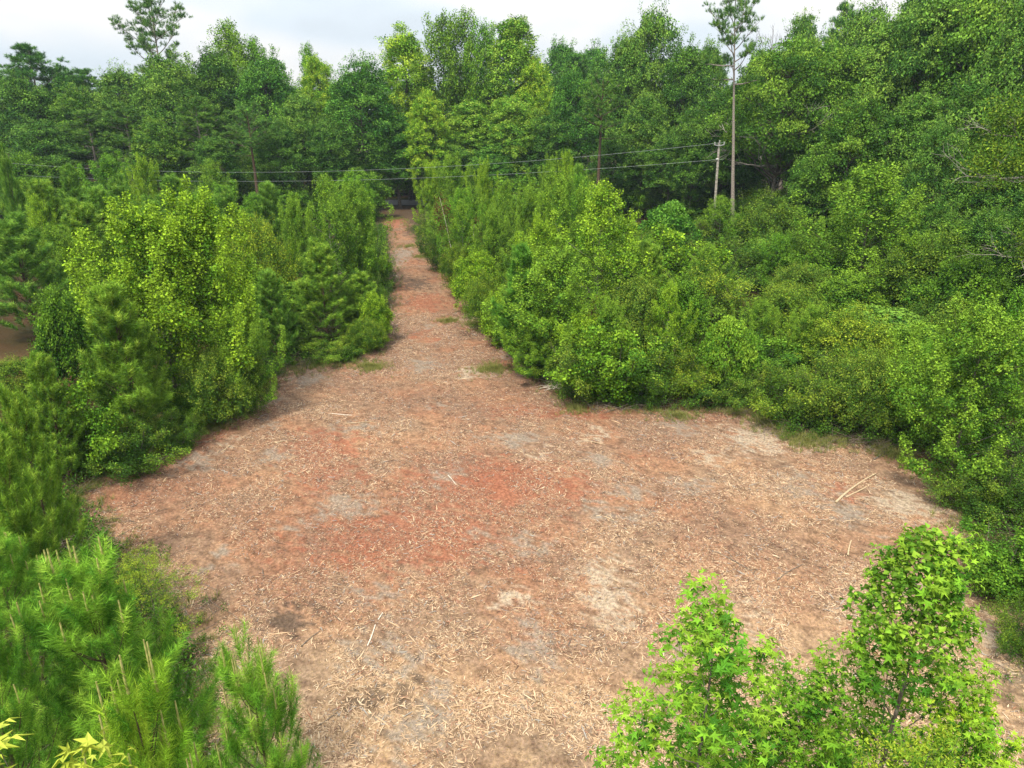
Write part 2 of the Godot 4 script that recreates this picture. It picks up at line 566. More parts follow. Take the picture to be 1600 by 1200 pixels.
var soil_patches := [
	["ash", -5.66, -21.37, 1.00, 0.66],
	["ash", -3.54, -16.55, 0.51, 0.39],
	["ash", 0.50, -18.96, 0.52, 0.44],
	["sand", 0.00, -16.41, 0.47, 0.25],
	["sand", 2.65, -16.69, 0.59, 1.64],
	["sand", 10.46, -26.86, 1.29, 1.41],
	["sand", 13.66, -21.37, 1.00, 0.97],
	["ash", 2.84, -20.96, 0.70, 0.36],
	["ash", 4.12, -20.71, 0.30, 0.32],
	["ash", -12.20, -24.58, 0.55, 0.62],
	["dark", -3.18, -12.91, 0.51, 0.27],
	["ash", 0.49, -14.50, 0.43, 0.88],
	["dark", -6.08, -15.60, 0.59, 0.45],
	["sand", 6.49, -15.78, 0.42, 0.26],
	["sand", 12.57, -14.74, 0.43, 0.90],
	["ash", 11.48, -20.96, 0.55, 0.79],
	["ash", 7.21, -27.94, 0.83, 0.64],
	["ash", -10.43, -33.54, 0.97, 0.79],
	["ash", -4.63, -35.82, 1.03, 0.89],
	["sand", -2.17, -34.65, 0.87, 0.74],
	["red", -7.78, -25.79, 1.56, 1.53],
	["red", 1.73, -29.31, 2.60, 0.70],
	["red", -3.29, -19.42, 3.09, 1.68],
	["red", -0.47, -22.70, 3.73, 1.94],
	["red", -4.28, -41.29, 1.94, 1.26],
	["red", -6.32, -48.79, 1.36, 2.01],
	["ash", -10.22, -64.55, 0.93, 3.85],
	["sand", -2.53, -45.21, 0.84, 1.04],
	["ash", 0.00, -26.38, 1.06, 0.58],
	["ash", -2.39, -23.41, 0.48, 0.43],
	["ash", -2.28, -11.89, 0.71, 0.37],
	["ash", 9.51, -26.38, 0.42, 0.81],
	["ash", -6.61, -27.74, 0.77, 0.51],
	["ash", 4.61, -14.50, 0.49, 0.32],
	["ash", -9.41, -25.23, 0.61, 0.44],
	["ash", 12.41, -26.38, 0.79, 0.58],
	["ash", 4.13, -22.24, 0.92, 0.40],
	["ash", 6.53, -22.70, 0.61, 0.46],
	["red", -13.64, -85.33, 1.06, 5.53],
	["dark", -7.37, -53.53, 0.98, 1.60],
	["dark", -2.72, -41.29, 0.97, 1.01],
	["red", -7.12, -23.66, 0.97, 1.19],
	["red", 11.70, -22.24, 0.92, 0.53],
]
var plants := [
	["near_gum_0", "sweetgum_sapling", 2.38, -6.60, 7.83, 3.48, 2.03, "a", "bright green star-leaved sweetgum sapling, narrow-tipped, beside the vine-topped one", "young tree", ""],
	["near_gum_1", "sweetgum_sapling", 4.93, -7.10, 8.34, 3.22, 0.95, "a", "larger star-leaved sweetgum whose top is draped in round vine leaves", "young tree", ""],
	["near_pine_0", "young_pine", -6.14, -8.40, 6.93, 4.25, 4.09, "a", "big young pine at the mulch edge with pale upright candles on top", "pine tree", ""],
	["near_pine_1", "young_pine", -3.08, -6.50, 6.89, 2.99, 0.45, "a", "slim dark pine top rising alone against the straw-coloured chips", "pine tree", ""],
	["near_pine_1", "young_pine", -3.23, -4.60, 8.23, 2.83, 3.37, "y", "yellow-green pine top with long clear needles closest to the camera", "pine tree", ""],
	["near_pine_0", "young_pine", -9.95, -11.50, 5.23, 3.42, 2.30, "a", "loose-branched pine behind the candle-topped one, one bough over the mulch", "pine tree", ""],
	["near_pine_1", "young_pine", -7.07, -7.40, 6.88, 3.13, 0.36, "a", "dark pine partly cut off by the picture edge beside the candle-topped pine", "pine tree", ""],
	["yellow_tip_0", "sapling_top", -2.27, -2.50, 10.30, 0.99, 3.19, "a", "yellow-leaved sapling tip with large drooping leaves in the corner", "young tree", ""],
	["near_shrub_0", "bush", -9.14, -14.60, 2.82, 2.18, 0.24, "a", "dark low bush with a yellow-green cap behind the candle-topped pine", "bush", ""],
	["bush_6", "bush", -9.74, -12.80, 3.37, 1.81, 2.63, "o", "tangled olive bush between two near pines, spotted with yellow leaves", "bush", ""],
	["near_gum_0", "sweetgum_sapling", 5.82, -6.70, 6.35, 2.58, 1.51, "y", "smaller sweetgum sapling at the vine-topped one's flank over the mulch edge", "young tree", ""],
	["near_shrub_0", "shrub", 4.44, -5.80, 6.71, 2.64, 3.46, "a", "yellow-sprigged willowy shrub at the foot of the vine-topped sweetgum", "bush", ""],
	["near_gum_1", "sweetgum_sapling", 3.93, -7.40, 6.05, 2.81, 0.37, "d", "dark green sapling between the two star-leaved sweetgums", "young tree", ""],
	["pine_0", "young_pine", -12.67, -16.60, 6.08, 2.43, 5.95, "y", "bright green dense pine at the bend of the mulch edge", "pine tree", ""],
	["pine_1", "young_pine", -11.38, -14.00, 6.10, 2.38, 3.62, "y", "bright bushy pine just in front of the dense pine at the bend", "pine tree", ""],
	["pine_2", "young_pine", -14.81, -25.60, 6.54, 4.48, 0.31, "y", "soft feathery pine in front of the yellow-green sweetgum", "pine tree", ""],
	["pine_3", "young_pine", -16.26, -23.00, 4.84, 2.64, 0.29, "y", "small pale pine with brown shoots beside the dense pine at the bend", "pine tree", ""],
	["bush_7", "bush", -15.99, -24.00, 3.75, 2.78, 1.82, "o", "olive shrub tangle below the feathery pine", "bush", ""],
	["bush_8", "bush", -14.23, -23.60, 2.28, 3.03, 3.40, "d", "dark shrub at the mulch edge under the feathery pine", "bush", ""],
	["bush_9", "bush", -13.41, -25.50, 1.83, 2.26, 1.94, "d", "low dark shrub beside the feathery pine's drooping bough", "bush", ""],
	["sweetgum_1", "sweetgum_tree", -15.12, -29.60, 8.88, 5.89, 5.13, "y", "yellow-green many-spired sweetgum, the brightest tree by the clearing", "young tree", ""],
	["sweetgum_0", "sweetgum_tree", -13.09, -30.30, 8.99, 5.48, 1.13, "y", "yellow-green sweetgum with one thick golden spire beside its many-spired twin", "young tree", ""],
	["sweetgum_1", "sweetgum_tree", -11.79, -28.90, 4.80, 2.78, 2.34, "a", "lower green sweetgum leaning over the mulch from the bright pair", "young tree", ""],
	["bush_0", "bush", -12.57, -28.00, 3.06, 3.21, 4.47, "a", "leafy bush at the foot of the bright sweetgum pair", "bush", ""],
	["bush_1", "bush", -13.37, -27.60, 2.07, 1.87, 0.37, "d", "dark bush with dead twigs under the bright sweetgum pair", "bush", ""],
	["bush_2", "bush", -11.58, -29.20, 2.64, 1.95, 3.12, "a", "small bush at the mulch corner next to reddish debris", "bush", ""],
	["pine_0", "young_pine", -10.74, -39.60, 5.81, 5.33, 4.88, "y", "broad round pine standing at the mouth of the path", "pine tree", ""],
	["pine_1", "young_pine", -8.97, -41.00, 3.80, 3.74, 3.68, "y", "smaller pine beside the broad round pine at the path mouth", "pine tree", ""],
	["pine_2", "young_pine", -12.82, -36.60, 4.79, 3.17, 2.27, "a", "narrow blue-green pine next to the broad round pine", "pine tree", ""],
	["pine_3", "young_pine", -13.60, -43.00, 2.76, 3.55, 4.99, "a", "dark pine tucked behind the broad round pine", "pine tree", ""],
	["bush_3", "bush", -7.87, -39.40, 2.69, 2.19, 0.51, "y", "yellow-green bush leaning onto the path edge", "bush", ""],
	["bush_4", "bush", -8.18, -38.00, 1.78, 2.49, 3.30, "o", "olive bush at the path edge below the broad round pine", "bush", ""],
	["bush_5", "bush", -9.50, -37.00, 1.17, 3.14, 4.58, "o", "low flat bush on the grass below the broad round pine", "bush", ""],
	["bush_6", "bush", -11.88, -38.20, 0.97, 2.88, 3.82, "d", "dark bush under the narrow blue-green pine", "bush", ""],
	["sweetgum_2", "sweetgum_tree", -12.55, -49.00, 8.47, 4.39, 0.74, "a", "tall leafy sweetgum with twin spires beside the path", "young tree", ""],
	["sweetgum_3", "sweetgum_tree", -11.41, -52.00, 7.76, 4.28, 1.04, "a", "green sweetgum behind the twin-spired one", "young tree", ""],
	["sweetgum_0", "sweetgum_tree", -11.49, -54.00, 7.42, 3.64, 0.95, "c", "cool green conical sweetgum at the path edge", "young tree", ""],
	["sweetgum_1", "sweetgum_tree", -14.25, -47.00, 7.14, 2.49, 2.65, "a", "slim sweetgum with a bare-spired top near the twin-spired one", "young tree", ""],
	["bush_7", "bush", -10.70, -51.00, 3.88, 2.74, 4.80, "o", "brownish olive bush on the path edge under the conical sweetgum", "bush", ""],
	["bush_8", "bush", -9.64, -47.00, 3.11, 2.39, 4.96, "d", "dark bush along the path edge above the yellow-green one", "bush", ""],
	["bush_9", "bush", -13.15, -62.00, 4.37, 3.07, 2.14, "a", "bush beside the far end of the path", "bush", ""],
	["bush_0", "bush", -15.88, -44.00, 5.91, 5.10, 3.73, "y", "rounded yellow-olive bush behind the golden-spired sweetgum", "bush", ""],
	["bush_1", "bush", -15.11, -40.00, 4.21, 4.73, 5.00, "o", "olive bush between golden-spired sweetgum and narrow pine", "bush", ""],
	["bush_2", "bush", -14.05, -42.00, 1.41, 3.51, 5.27, "a", "small leafy bush behind the narrow blue-green pine", "bush", ""],
	["pine_0", "young_pine", -27.89, -40.00, 6.91, 6.39, 2.98, "a", "large dark dense pine standing over a bare patch of ground", "pine tree", ""],
	["pine_1", "young_pine", -38.25, -56.00, 9.54, 2.88, 0.38, "a", "tall narrow pine spire at the picture edge", "pine tree", ""],
	["pine_2", "young_pine", -33.52, -52.00, 7.76, 5.44, 4.06, "y", "feathery pine between the spire pine and the sweetgums", "pine tree", ""],
	["pine_3", "young_pine", -34.86, -58.00, 8.27, 5.02, 1.79, "a", "pointed pine in the thicket below the power line", "pine tree", ""],
	["pine_0", "young_pine", -27.35, -46.00, 6.99, 6.08, 5.57, "y", "broad soft pine behind the many-spired sweetgum", "pine tree", ""],
	["pine_1", "young_pine", -29.97, -56.00, 7.50, 5.36, 0.14, "a", "pale pine in the middle of the thicket", "pine tree", ""],
	["pine_2", "young_pine", -28.45, -50.00, 7.32, 5.25, 2.23, "a", "dusky pine next to the broad soft pine", "pine tree", ""],
	["pine_3", "young_pine", -28.83, -62.00, 7.11, 5.39, 3.10, "a", "dark pine behind the golden spires", "pine tree", ""],
	["pine_0", "young_pine", -24.87, -50.00, 6.55, 4.84, 4.82, "a", "short dark pine between the two bright spires", "pine tree", ""],
	["pine_1", "young_pine", -21.66, -55.00, 6.76, 4.33, 4.64, "a", "mid-green pine beyond the golden-spired sweetgum", "pine tree", ""],
	["pine_2", "young_pine", -19.48, -58.00, 6.91, 4.55, 2.46, "a", "dark thicket pine beneath the wires", "pine tree", ""],
	["sweetgum_2", "sweetgum_tree", -31.56, -48.00, 7.35, 2.90, 0.51, "y", "small yellow-green sweetgum among the thicket pines", "young tree", ""],
	["sweetgum_3", "sweetgum_tree", -28.21, -44.00, 5.99, 3.03, 2.52, "a", "green sweetgum in front of the thicket pines", "young tree", ""],
	["sweetgum_0", "sweetgum_tree", -39.40, -72.00, 7.78, 5.34, 5.55, "c", "dark layered sweetgum touching the lower wire", "young tree", ""],
	["sweetgum_1", "sweetgum_tree", -33.87, -68.00, 8.07, 3.02, 5.43, "y", "thin sweetgum spire crossing both wires", "young tree", ""],
	["sweetgum_2", "sweetgum_tree", -29.28, -72.00, 7.78, 4.27, 4.44, "a", "pointed sweetgum whose tip crosses both wires", "young tree", ""],
	["sweetgum_3", "sweetgum_tree", -26.02, -60.00, 6.04, 4.07, 4.29, "c", "cool green sweetgum under the pointed one", "young tree", ""],
	["sweetgum_0", "sweetgum_tree", -23.08, -58.00, 6.51, 4.80, 6.01, "c", "wide glossy green sweetgum beside the pointed one", "young tree", ""],
	["sweetgum_1", "sweetgum_tree", -29.58, -64.00, 6.39, 2.88, 0.52, "y", "yellowish small sweetgum in the thicket gap", "young tree", ""],
	["sweetgum_2", "sweetgum_tree", -23.42, -66.00, 5.34, 3.98, 1.46, "c", "low green sweetgum between thicket and forest", "young tree", ""],
	["sweetgum_3", "sweetgum_tree", -40.32, -60.00, 7.05, 4.04, 0.08, "a", "sweetgum at the thicket's far edge", "young tree", ""],
	["bush_3", "bush", -21.04, -32.00, 4.47, 3.26, 1.15, "d", "shrub beside the bare patch of ground", "bush", ""],
	["bush_4", "bush", -23.10, -31.00, 2.00, 3.26, 0.03, "o", "scrubby shrub at the near rim of the bare patch", "bush", ""],
	["bush_5", "bush", -21.16, -36.00, 5.75, 3.91, 3.36, "d", "dark shrub hidden behind the many-spired sweetgum", "bush", ""],
	["bush_6", "bush", -19.82, -62.00, 3.55, 4.96, 3.56, "c", "dark shrub at the forest foot behind the twin spires", "bush", ""],
	["bush_7", "bush", -19.42, -46.00, 4.57, 4.13, 4.34, "d", "shaded shrub behind the golden-spired sweetgum", "bush", ""],
	["sweetgum_0", "sweetgum_tree", -8.04, -75.00, 6.94, 4.24, 2.87, "y", "slender sweetgum at the far end of the path", "young tree", ""],
	["sweetgum_1", "sweetgum_tree", -5.95, -72.00, 7.90, 4.53, 2.50, "a", "pointed sweetgum standing taller than its path-side neighbours", "young tree", ""],
	["sweetgum_2", "sweetgum_tree", -5.74, -64.00, 5.02, 4.35, 0.65, "a", "leafy sweetgum beside the far path", "young tree", ""],
	["sweetgum_3", "sweetgum_tree", -3.75, -66.00, 5.90, 3.97, 0.39, "a", "sweetgum behind the dead brown sapling", "young tree", ""],
	["sweetgum_0", "sweetgum_tree", -2.53, -68.00, 7.62, 2.53, 6.18, "y", "thin sweetgum spire touching the lower wire near the path", "young tree", ""],
	["sweetgum_1", "sweetgum_tree", -4.12, -56.00, 6.40, 3.21, 1.02, "c", "pale green sweetgum in front of the dead brown sapling", "young tree", ""],
	["sweetgum_2", "sweetgum_tree", -3.50, -51.00, 6.64, 3.08, 3.77, "a", "sweetgum next to the dead brown sapling", "young tree", ""],
	["sweetgum_3", "sweetgum_tree", -0.51, -58.00, 7.15, 3.04, 0.00, "a", "pointed green sweetgum, first of the row east of the path", "young tree", ""],
	["sweetgum_0", "sweetgum_tree", -1.33, -50.00, 5.91, 3.04, 3.37, "a", "bushy sweetgum below the row's first point", "young tree", ""],
	["sweetgum_1", "sweetgum_tree", 1.37, -56.00, 6.79, 2.95, 3.85, "a", "round-shouldered sweetgum in the row east of the path", "young tree", ""],
	["sweetgum_2", "sweetgum_tree", 2.50, -62.00, 5.91, 2.80, 5.49, "y", "small yellowish sweetgum in the row east of the path", "young tree", ""],
	["sweetgum_3", "sweetgum_tree", 4.81, -66.00, 8.97, 2.92, 0.93, "y", "tallest thin spire of the row, reaching both wires", "young tree", ""],
	["sweetgum_0", "sweetgum_tree", 3.64, -68.00, 7.96, 3.03, 6.00, "a", "thin spire beside the tallest of the row", "young tree", ""],
	["sweetgum_1", "sweetgum_tree", 3.35, -47.00, 8.42, 3.87, 2.98, "a", "sweetgum with rusty leaf tips in the row", "young tree", ""],
	["sweetgum_2", "sweetgum_tree", 4.92, -54.00, 8.01, 3.63, 5.33, "c", "bluish green sweetgum behind the white-stemmed one", "young tree", ""],
	["sweetgum_2", "sweetgum_tree", 4.69, -39.00, 8.97, 6.12, 6.24, "y", "big sweetgum with a white stem showing near its top", "young tree", ""],
	["sweetgum_3", "sweetgum_tree", 7.15, -46.00, 6.07, 3.16, 3.02, "a", "sweetgum behind the white-stemmed one's shoulder", "young tree", ""],
	["sweetgum_0", "sweetgum_tree", 2.44, -34.60, 6.09, 5.11, 0.54, "a", "broad sweetgum at the clearing corner with brown dead leaves inside", "young tree", ""],
	["sweetgum_1", "sweetgum_tree", 1.82, -41.00, 6.65, 3.13, 4.71, "y", "yellow-tipped sweetgum above the blue-green pine", "young tree", ""],
	["sweetgum_2", "sweetgum_tree", 0.40, -45.00, 5.43, 3.11, 3.01, "a", "sweetgum on the path side above the blue-green pine", "young tree", ""],
	["sweetgum_3", "sweetgum_tree", 3.50, -32.60, 3.59, 3.40, 3.24, "y", "low sweetgum overhanging the clearing corner", "young tree", ""],
	["sweetgum_0", "sweetgum_tree", 1.55, -33.20, 3.10, 2.94, 5.97, "a", "young sweetgum at the corner where path meets clearing", "young tree", ""],
	["pine_3", "young_pine", 0.49, -36.00, 6.14, 3.89, 0.92, "c", "blue-green pine on the path side of the clearing corner", "pine tree", ""],
	["pine_0", "young_pine", 7.95, -40.50, 5.39, 4.37, 4.76, "y", "vivid green pine among the olive shrubs", "pine tree", ""],
	["pine_1", "young_pine", 6.99, -41.50, 3.88, 3.02, 6.14, "a", "smaller pine joined to the vivid green one", "pine tree", ""],
	["pine_2", "young_pine", 5.45, -60.00, 8.10, 3.63, 4.37, "a", "dark pine hidden in the sweetgum row", "pine tree", ""],
	["bush_8", "bush", -5.77, -58.00, 4.16, 3.40, 3.26, "d", "dark bush at the edge of the far path", "bush", ""],
	["bush_9", "bush", -6.86, -66.00, 4.49, 3.49, 2.23, "a", "bush at the far mouth of the path", "bush", ""],
	["bush_0", "bush", -3.79, -50.00, 3.38, 2.70, 3.34, "o", "bush shading the white stems on the path", "bush", ""],
	["bush_1", "bush", -2.29, -46.00, 3.74, 3.74, 2.07, "y", "yellow-green bush beside the white stems", "bush", ""],
	["bush_2", "bush", -1.54, -42.00, 3.00, 3.46, 3.85, "o", "rounded olive bush on the path's east edge", "bush", ""],
	["bush_3", "bush", -0.54, -38.80, 2.85, 2.87, 5.06, "y", "yellowish bush below the rounded olive one", "bush", ""],
	["bush_4", "bush", 0.00, -50.00, 4.50, 4.02, 4.65, "d", "dark bush within the sweetgum row", "bush", ""],
	["bush_5", "bush", 1.44, -33.60, 1.59, 2.55, 1.26, "d", "low dark bush where path meets clearing", "bush", ""],
	["bush_6", "bush", 3.09, -31.20, 3.18, 3.53, 2.23, "a", "leafy bush at the clearing's inner corner", "bush", ""],
	["bush_7", "bush", 4.76, -30.80, 3.75, 3.75, 6.21, "o", "olive bush along the clearing's far edge", "bush", ""],
	["bush_8", "bush", 6.75, -31.20, 3.33, 3.81, 2.97, "o", "yellow-flecked olive bush on the clearing's far edge", "bush", ""],
	["bush_9", "bush", 8.24, -31.60, 2.42, 2.70, 4.35, "y", "small yellow-green bush by the brush pile", "bush", ""],
	["bush_0", "bush", 6.62, -36.00, 4.09, 3.97, 2.81, "a", "bush between white-stemmed sweetgum and clearing", "bush", ""],
	["bush_1", "bush", 8.61, -36.00, 4.09, 3.97, 6.00, "d", "dark bush behind the yellow-flecked one", "bush", ""],
	["bush_2", "bush", 24.51, -41.00, 4.93, 6.29, 0.51, "d", "dark bush filling the hollow behind the wide vine mound", "bush", ""],
	["bush_3", "bush", 24.26, -37.00, 4.87, 5.73, 1.42, "d", "dark bush under the near oak's bough", "bush", ""],
	["bush_4", "bush", 23.00, -36.00, 3.41, 4.67, 2.12, "a", "green bush between vine mound and the near oak's bough", "bush", ""],
	["sweetgum_1", "sweetgum_tree", 4.52, -33.00, 4.27, 2.36, 3.92, "a", "pointed sapling poking from the olive bushes at the clearing's far edge", "young tree", ""],
	["sweetgum_2", "sweetgum_tree", 7.80, -34.00, 4.81, 2.41, 3.01, "y", "pointed yellowish sapling beside the vivid green pine", "young tree", ""],
	["sweetgum_3", "sweetgum_tree", 12.99, -36.00, 3.48, 2.29, 5.02, "a", "slim sapling behind the fresh green shrub", "young tree", ""],
	["sweetgum_0", "sweetgum_tree", 14.86, -34.00, 3.52, 2.45, 5.24, "a", "leafy sapling above the olive arching shrub", "young tree", ""],
	["sweetgum_1", "sweetgum_tree", 19.31, -30.00, 3.17, 2.44, 5.71, "c", "cool green sapling between wide vine mound and corner sweetgum", "young tree", ""],
	["sweetgum_2", "sweetgum_tree", 12.82, -46.00, 4.44, 3.20, 3.00, "a", "sapling spire in the eastern scrub before the pole", "young tree", ""],
	["sweetgum_3", "sweetgum_tree", 18.79, -50.00, 4.37, 3.08, 2.73, "c", "dusky sapling spire beneath the oak's bare limbs", "young tree", ""],
	["vine_0", "vine_mound", 9.93, -31.00, 3.97, 2.75, 3.99, "y", "light green dome of vines over a stump by the clearing", "vine", ""],
	["vine_0", "vine_mound", 20.23, -36.50, 2.68, 6.46, 0.54, "a", "wide mound of vines spread over bushes below the forest", "vine", ""],
	["vine_0", "vine_mound", 12.51, -58.00, 5.52, 5.11, 5.94, "c", "dark rounded vine-covered tree below the wires", "vine", ""],
	["bush_5", "bush", 9.39, -30.60, 1.83, 3.23, 2.91, "a", "fresh green shrub beside the dome of vines", "bush", ""],
	["bush_6", "bush", 10.60, -30.40, 2.21, 2.90, 4.55, "a", "low leafy shrub on the clearing edge past the vine dome", "bush", ""],
	["bush_7", "bush", 12.44, -33.00, 2.61, 3.42, 6.24, "d", "dark shrub behind the low leafy one", "bush", ""],
	["bush_8", "bush", 12.33, -29.00, 2.71, 3.60, 0.95, "o", "olive arching shrub at the sandy corner of the clearing", "bush", ""],
	["bush_9", "bush", 13.40, -28.20, 3.42, 3.75, 5.06, "a", "shrub with yellow leaves over the long log", "bush", ""],
	["bush_0", "bush", 14.97, -27.50, 3.24, 3.68, 3.84, "a", "shrub on thin grey stems at the clearing edge", "bush", ""],
	["bush_1", "bush", 16.29, -26.60, 3.43, 3.05, 6.16, "d", "shaded shrub between the grey stems and the corner sweetgum", "bush", ""],
	["bush_2", "bush", 16.36, -33.00, 3.25, 4.63, 0.98, "y", "yellow-speckled bush below the wide vine mound", "bush", ""],
	["bush_3", "bush", 19.29, -32.00, 2.92, 3.92, 0.82, "a", "bush on the vine mound's near side", "bush", ""],
	["bush_4", "bush", 15.40, -38.00, 3.41, 4.90, 5.02, "o", "olive bush in the middle of the eastern scrub", "bush", ""],
	["bush_5", "bush", 14.23, -41.00, 3.62, 5.62, 3.31, "o", "wide olive bush in the eastern scrub", "bush", ""],
	["bush_6", "bush", 12.14, -44.00, 4.14, 5.57, 2.72, "y", "warm olive bush behind the vivid green pine", "bush", ""],
	["bush_7", "bush", 11.58, -50.00, 4.94, 5.35, 5.19, "y", "pale olive bush below the dark rounded vine tree", "bush", ""],
	["bush_8", "bush", 9.24, -52.00, 5.08, 5.08, 0.18, "o", "greyish olive bush beyond the white-stemmed sweetgum", "bush", ""],
	["bush_9", "bush", 16.30, -52.00, 3.93, 6.98, 1.84, "d", "dusky bush at the tall pine's foot", "bush", ""],
	["bush_0", "bush", 20.06, -52.00, 3.70, 7.00, 4.80, "c", "grey-green bush beneath the grey-limbed oak", "bush", ""],
	["bush_1", "bush", 20.83, -47.00, 3.54, 6.38, 1.63, "d", "dark bush beside the corner of the woods", "bush", ""],
	["bush_2", "bush", 21.41, -60.00, 5.16, 7.40, 5.24, "d", "shadowy bush under the grey-limbed oak", "bush", ""],
	["bush_3", "bush", 20.40, -42.00, 3.00, 4.62, 5.71, "a", "green bush beneath the tall scrub sweetgum", "bush", ""],
	["bush_4", "bush", 18.44, -44.50, 3.23, 4.46, 5.64, "a", "bush with pale shoots in the eastern scrub", "bush", ""],
	["bush_5", "bush", 15.64, -62.00, 4.10, 6.04, 5.12, "d", "dark bush beyond the pale olive one", "bush", ""],
	["sweetgum_3", "sweetgum_tree", 22.71, -45.50, 9.44, 7.86, 3.25, "a", "tall bright sweetgum rising from the eastern scrub against dark woods", "young tree", ""],
	["sweetgum_0", "sweetgum_tree", 23.90, -43.00, 5.39, 4.97, 3.34, "a", "sweetgum branch mass on the bright sweetgum's flank", "young tree", ""],
	["sweetgum_1", "sweetgum_tree", 23.22, -50.00, 5.91, 4.18, 5.48, "a", "smaller sweetgum leaning beside the bright tall one", "young tree", ""],
	["sweetgum_2", "sweetgum_tree", 17.94, -62.00, 5.70, 4.67, 3.82, "a", "green sweetgum hiding the power pole's foot", "young tree", ""],
	["sweetgum_3", "sweetgum_tree", 19.37, -60.00, 4.49, 4.11, 1.08, "c", "sweetgum beside the tall pine's trunk", "young tree", ""],
	["sweetgum_0", "sweetgum_tree", 8.52, -60.00, 3.96, 3.66, 3.89, "a", "sweetgum between row and dark woods", "young tree", ""],
	["sweetgum_1", "sweetgum_tree", 15.83, -22.60, 6.59, 4.17, 3.49, "a", "green sweetgum leaning over the clearing corner above small bushes", "young tree", ""],
	["sweetgum_2", "sweetgum_tree", 17.94, -24.00, 6.99, 3.61, 4.29, "c", "cool green sweetgum at the picture edge behind the corner one", "young tree", ""],
	["sweetgum_3", "sweetgum_tree", 17.52, -27.60, 3.26, 2.72, 4.93, "a", "sweetgum sapling in the corner sweetgum's shade", "young tree", ""],
	["bush_6", "bush", 15.54, -21.20, 1.47, 2.81, 5.55, "a", "small leafy bush beneath the corner sweetgum", "bush", ""],
	["bush_7", "bush", 13.93, -16.50, 2.16, 2.26, 1.56, "d", "low bush at the clearing's eastern rim", "bush", ""],
	["bush_8", "bush", 16.56, -21.00, 2.42, 2.95, 0.27, "d", "shaded bush under the corner sweetgum", "bush", ""],
	["bush_9", "bush", 12.87, -14.20, 1.84, 1.72, 3.19, "d", "small weedy bush beyond the vine-topped sweetgum", "bush", ""],
	["bush_0", "bush", 18.05, -25.50, 1.83, 2.76, 0.17, "d", "dark bush behind the corner sweetgum's trunk", "bush", ""],
	["woodpine_0", "forest_pine", -63.95, -104.00, 20.29, 10.16, 2.78, "c", "bushy-topped pine against the sky beyond the thicket", "pine tree", ""],
	["woodpine_1", "forest_pine", -60.48, -108.00, 17.59, 8.00, 4.35, "c", "lower pine crown between two gaps of sky", "pine tree", ""],
	["tallpine_0", "tall_pine", -45.44, -101.00, 25.60, 10.05, 2.84, "a", "tall pine standing clear above the western treeline", "pine tree", ""],
	["oak_4", "broadleaf_tree", -62.43, -98.00, 16.05, 10.54, 5.07, "d", "dark broadleaf at the picture edge under the bushy-topped pine", "tree", ""],
	["oak_0", "broadleaf_tree", -57.85, -100.00, 14.59, 9.99, 5.91, "o", "olive broadleaf below the treeline dip", "tree", ""],
	["oak_1", "broadleaf_tree", -53.15, -104.00, 17.19, 10.29, 5.50, "a", "broadleaf at the tall pine's shoulder", "tree", ""],
	["oak_2", "broadleaf_tree", -43.31, -97.00, 18.36, 11.13, 5.80, "a", "round-headed broadleaf in front of the tall pine's trunk", "tree", ""],
	["oak_3", "broadleaf_tree", -39.53, -104.00, 19.36, 11.05, 5.28, "d", "broadleaf under the light leafy top", "tree", ""],
	["sweetgum_2", "broadleaf_tree", -39.93, -110.00, 23.27, 13.31, 0.86, "a", "light green leafy top standing up from the western treeline", "tree", ""],
	["oak_4", "broadleaf_tree", -31.63, -99.00, 18.47, 10.54, 2.46, "c", "broad dark crown next to the light leafy top", "tree", ""],
	["sweetgum_3", "broadleaf_tree", -37.15, -112.00, 21.34, 10.02, 1.98, "c", "thin-topped tree fading behind the broad dark crown", "tree", ""],
	["poplar_2", "tulip_poplar", -26.22, -104.00, 18.98, 6.81, 1.51, "y", "yellow-green treetop between dark crowns", "tree", ""],
	["sweetgum_2", "broadleaf_tree", -29.41, -112.00, 20.52, 8.22, 0.46, "c", "feathery tip behind the yellow-green treetop", "tree", ""],
	["oak_0", "broadleaf_tree", -18.71, -95.00, 17.82, 11.70, 4.92, "c", "large dark blue-green crown beside the light poplars", "tree", ""],
	["oak_1", "broadleaf_tree", -26.01, -93.00, 13.76, 8.54, 5.90, "a", "crown with pale dead twigs above the twin-spired sweetgum", "tree", ""],
	["tallpine_2", "forest_pine", -29.24, -84.00, 12.71, 7.05, 4.04, "a", "pine with a slanting bare trunk behind the wires", "pine tree", ""],
	["woodpine_0", "forest_pine", -45.98, -90.00, 13.04, 8.29, 0.90, "o", "layered olive pine above the dark thicket", "pine tree", ""],
	["woodpine_1", "forest_pine", -51.22, -91.00, 12.33, 8.41, 6.08, "o", "flat-tiered pine with sunny tiers", "pine tree", ""],
	["woodpine_0", "forest_pine", -37.57, -90.00, 13.73, 8.27, 4.69, "o", "soft olive pine below the round-headed broadleaf", "pine tree", ""],
	["oak_2", "broadleaf_tree", -56.30, -90.00, 10.91, 9.89, 2.50, "d", "low shaded crown above the spire pine", "tree", ""],
	["oak_3", "broadleaf_tree", -41.66, -88.00, 10.96, 8.93, 1.02, "o", "low olive crown over the pointed sweetgum", "tree", ""],
	["oak_4", "broadleaf_tree", -34.38, -86.00, 9.63, 7.32, 1.01, "d", "low dark crown behind the pointed sweetgum", "tree", ""],
	["oak_0", "broadleaf_tree", -27.52, -88.00, 10.96, 7.44, 6.24, "d", "low crown behind the wires and the twin spires", "tree", ""],
	["oak_1", "broadleaf_tree", -22.06, -90.00, 10.91, 8.37, 2.13, "d", "low dark crown beside the blue-green one", "tree", ""],
	["oak_2", "broadleaf_tree", -14.80, -96.00, 11.53, 9.71, 2.24, "c", "dark crown that overhangs the far end of the path", "tree", ""],
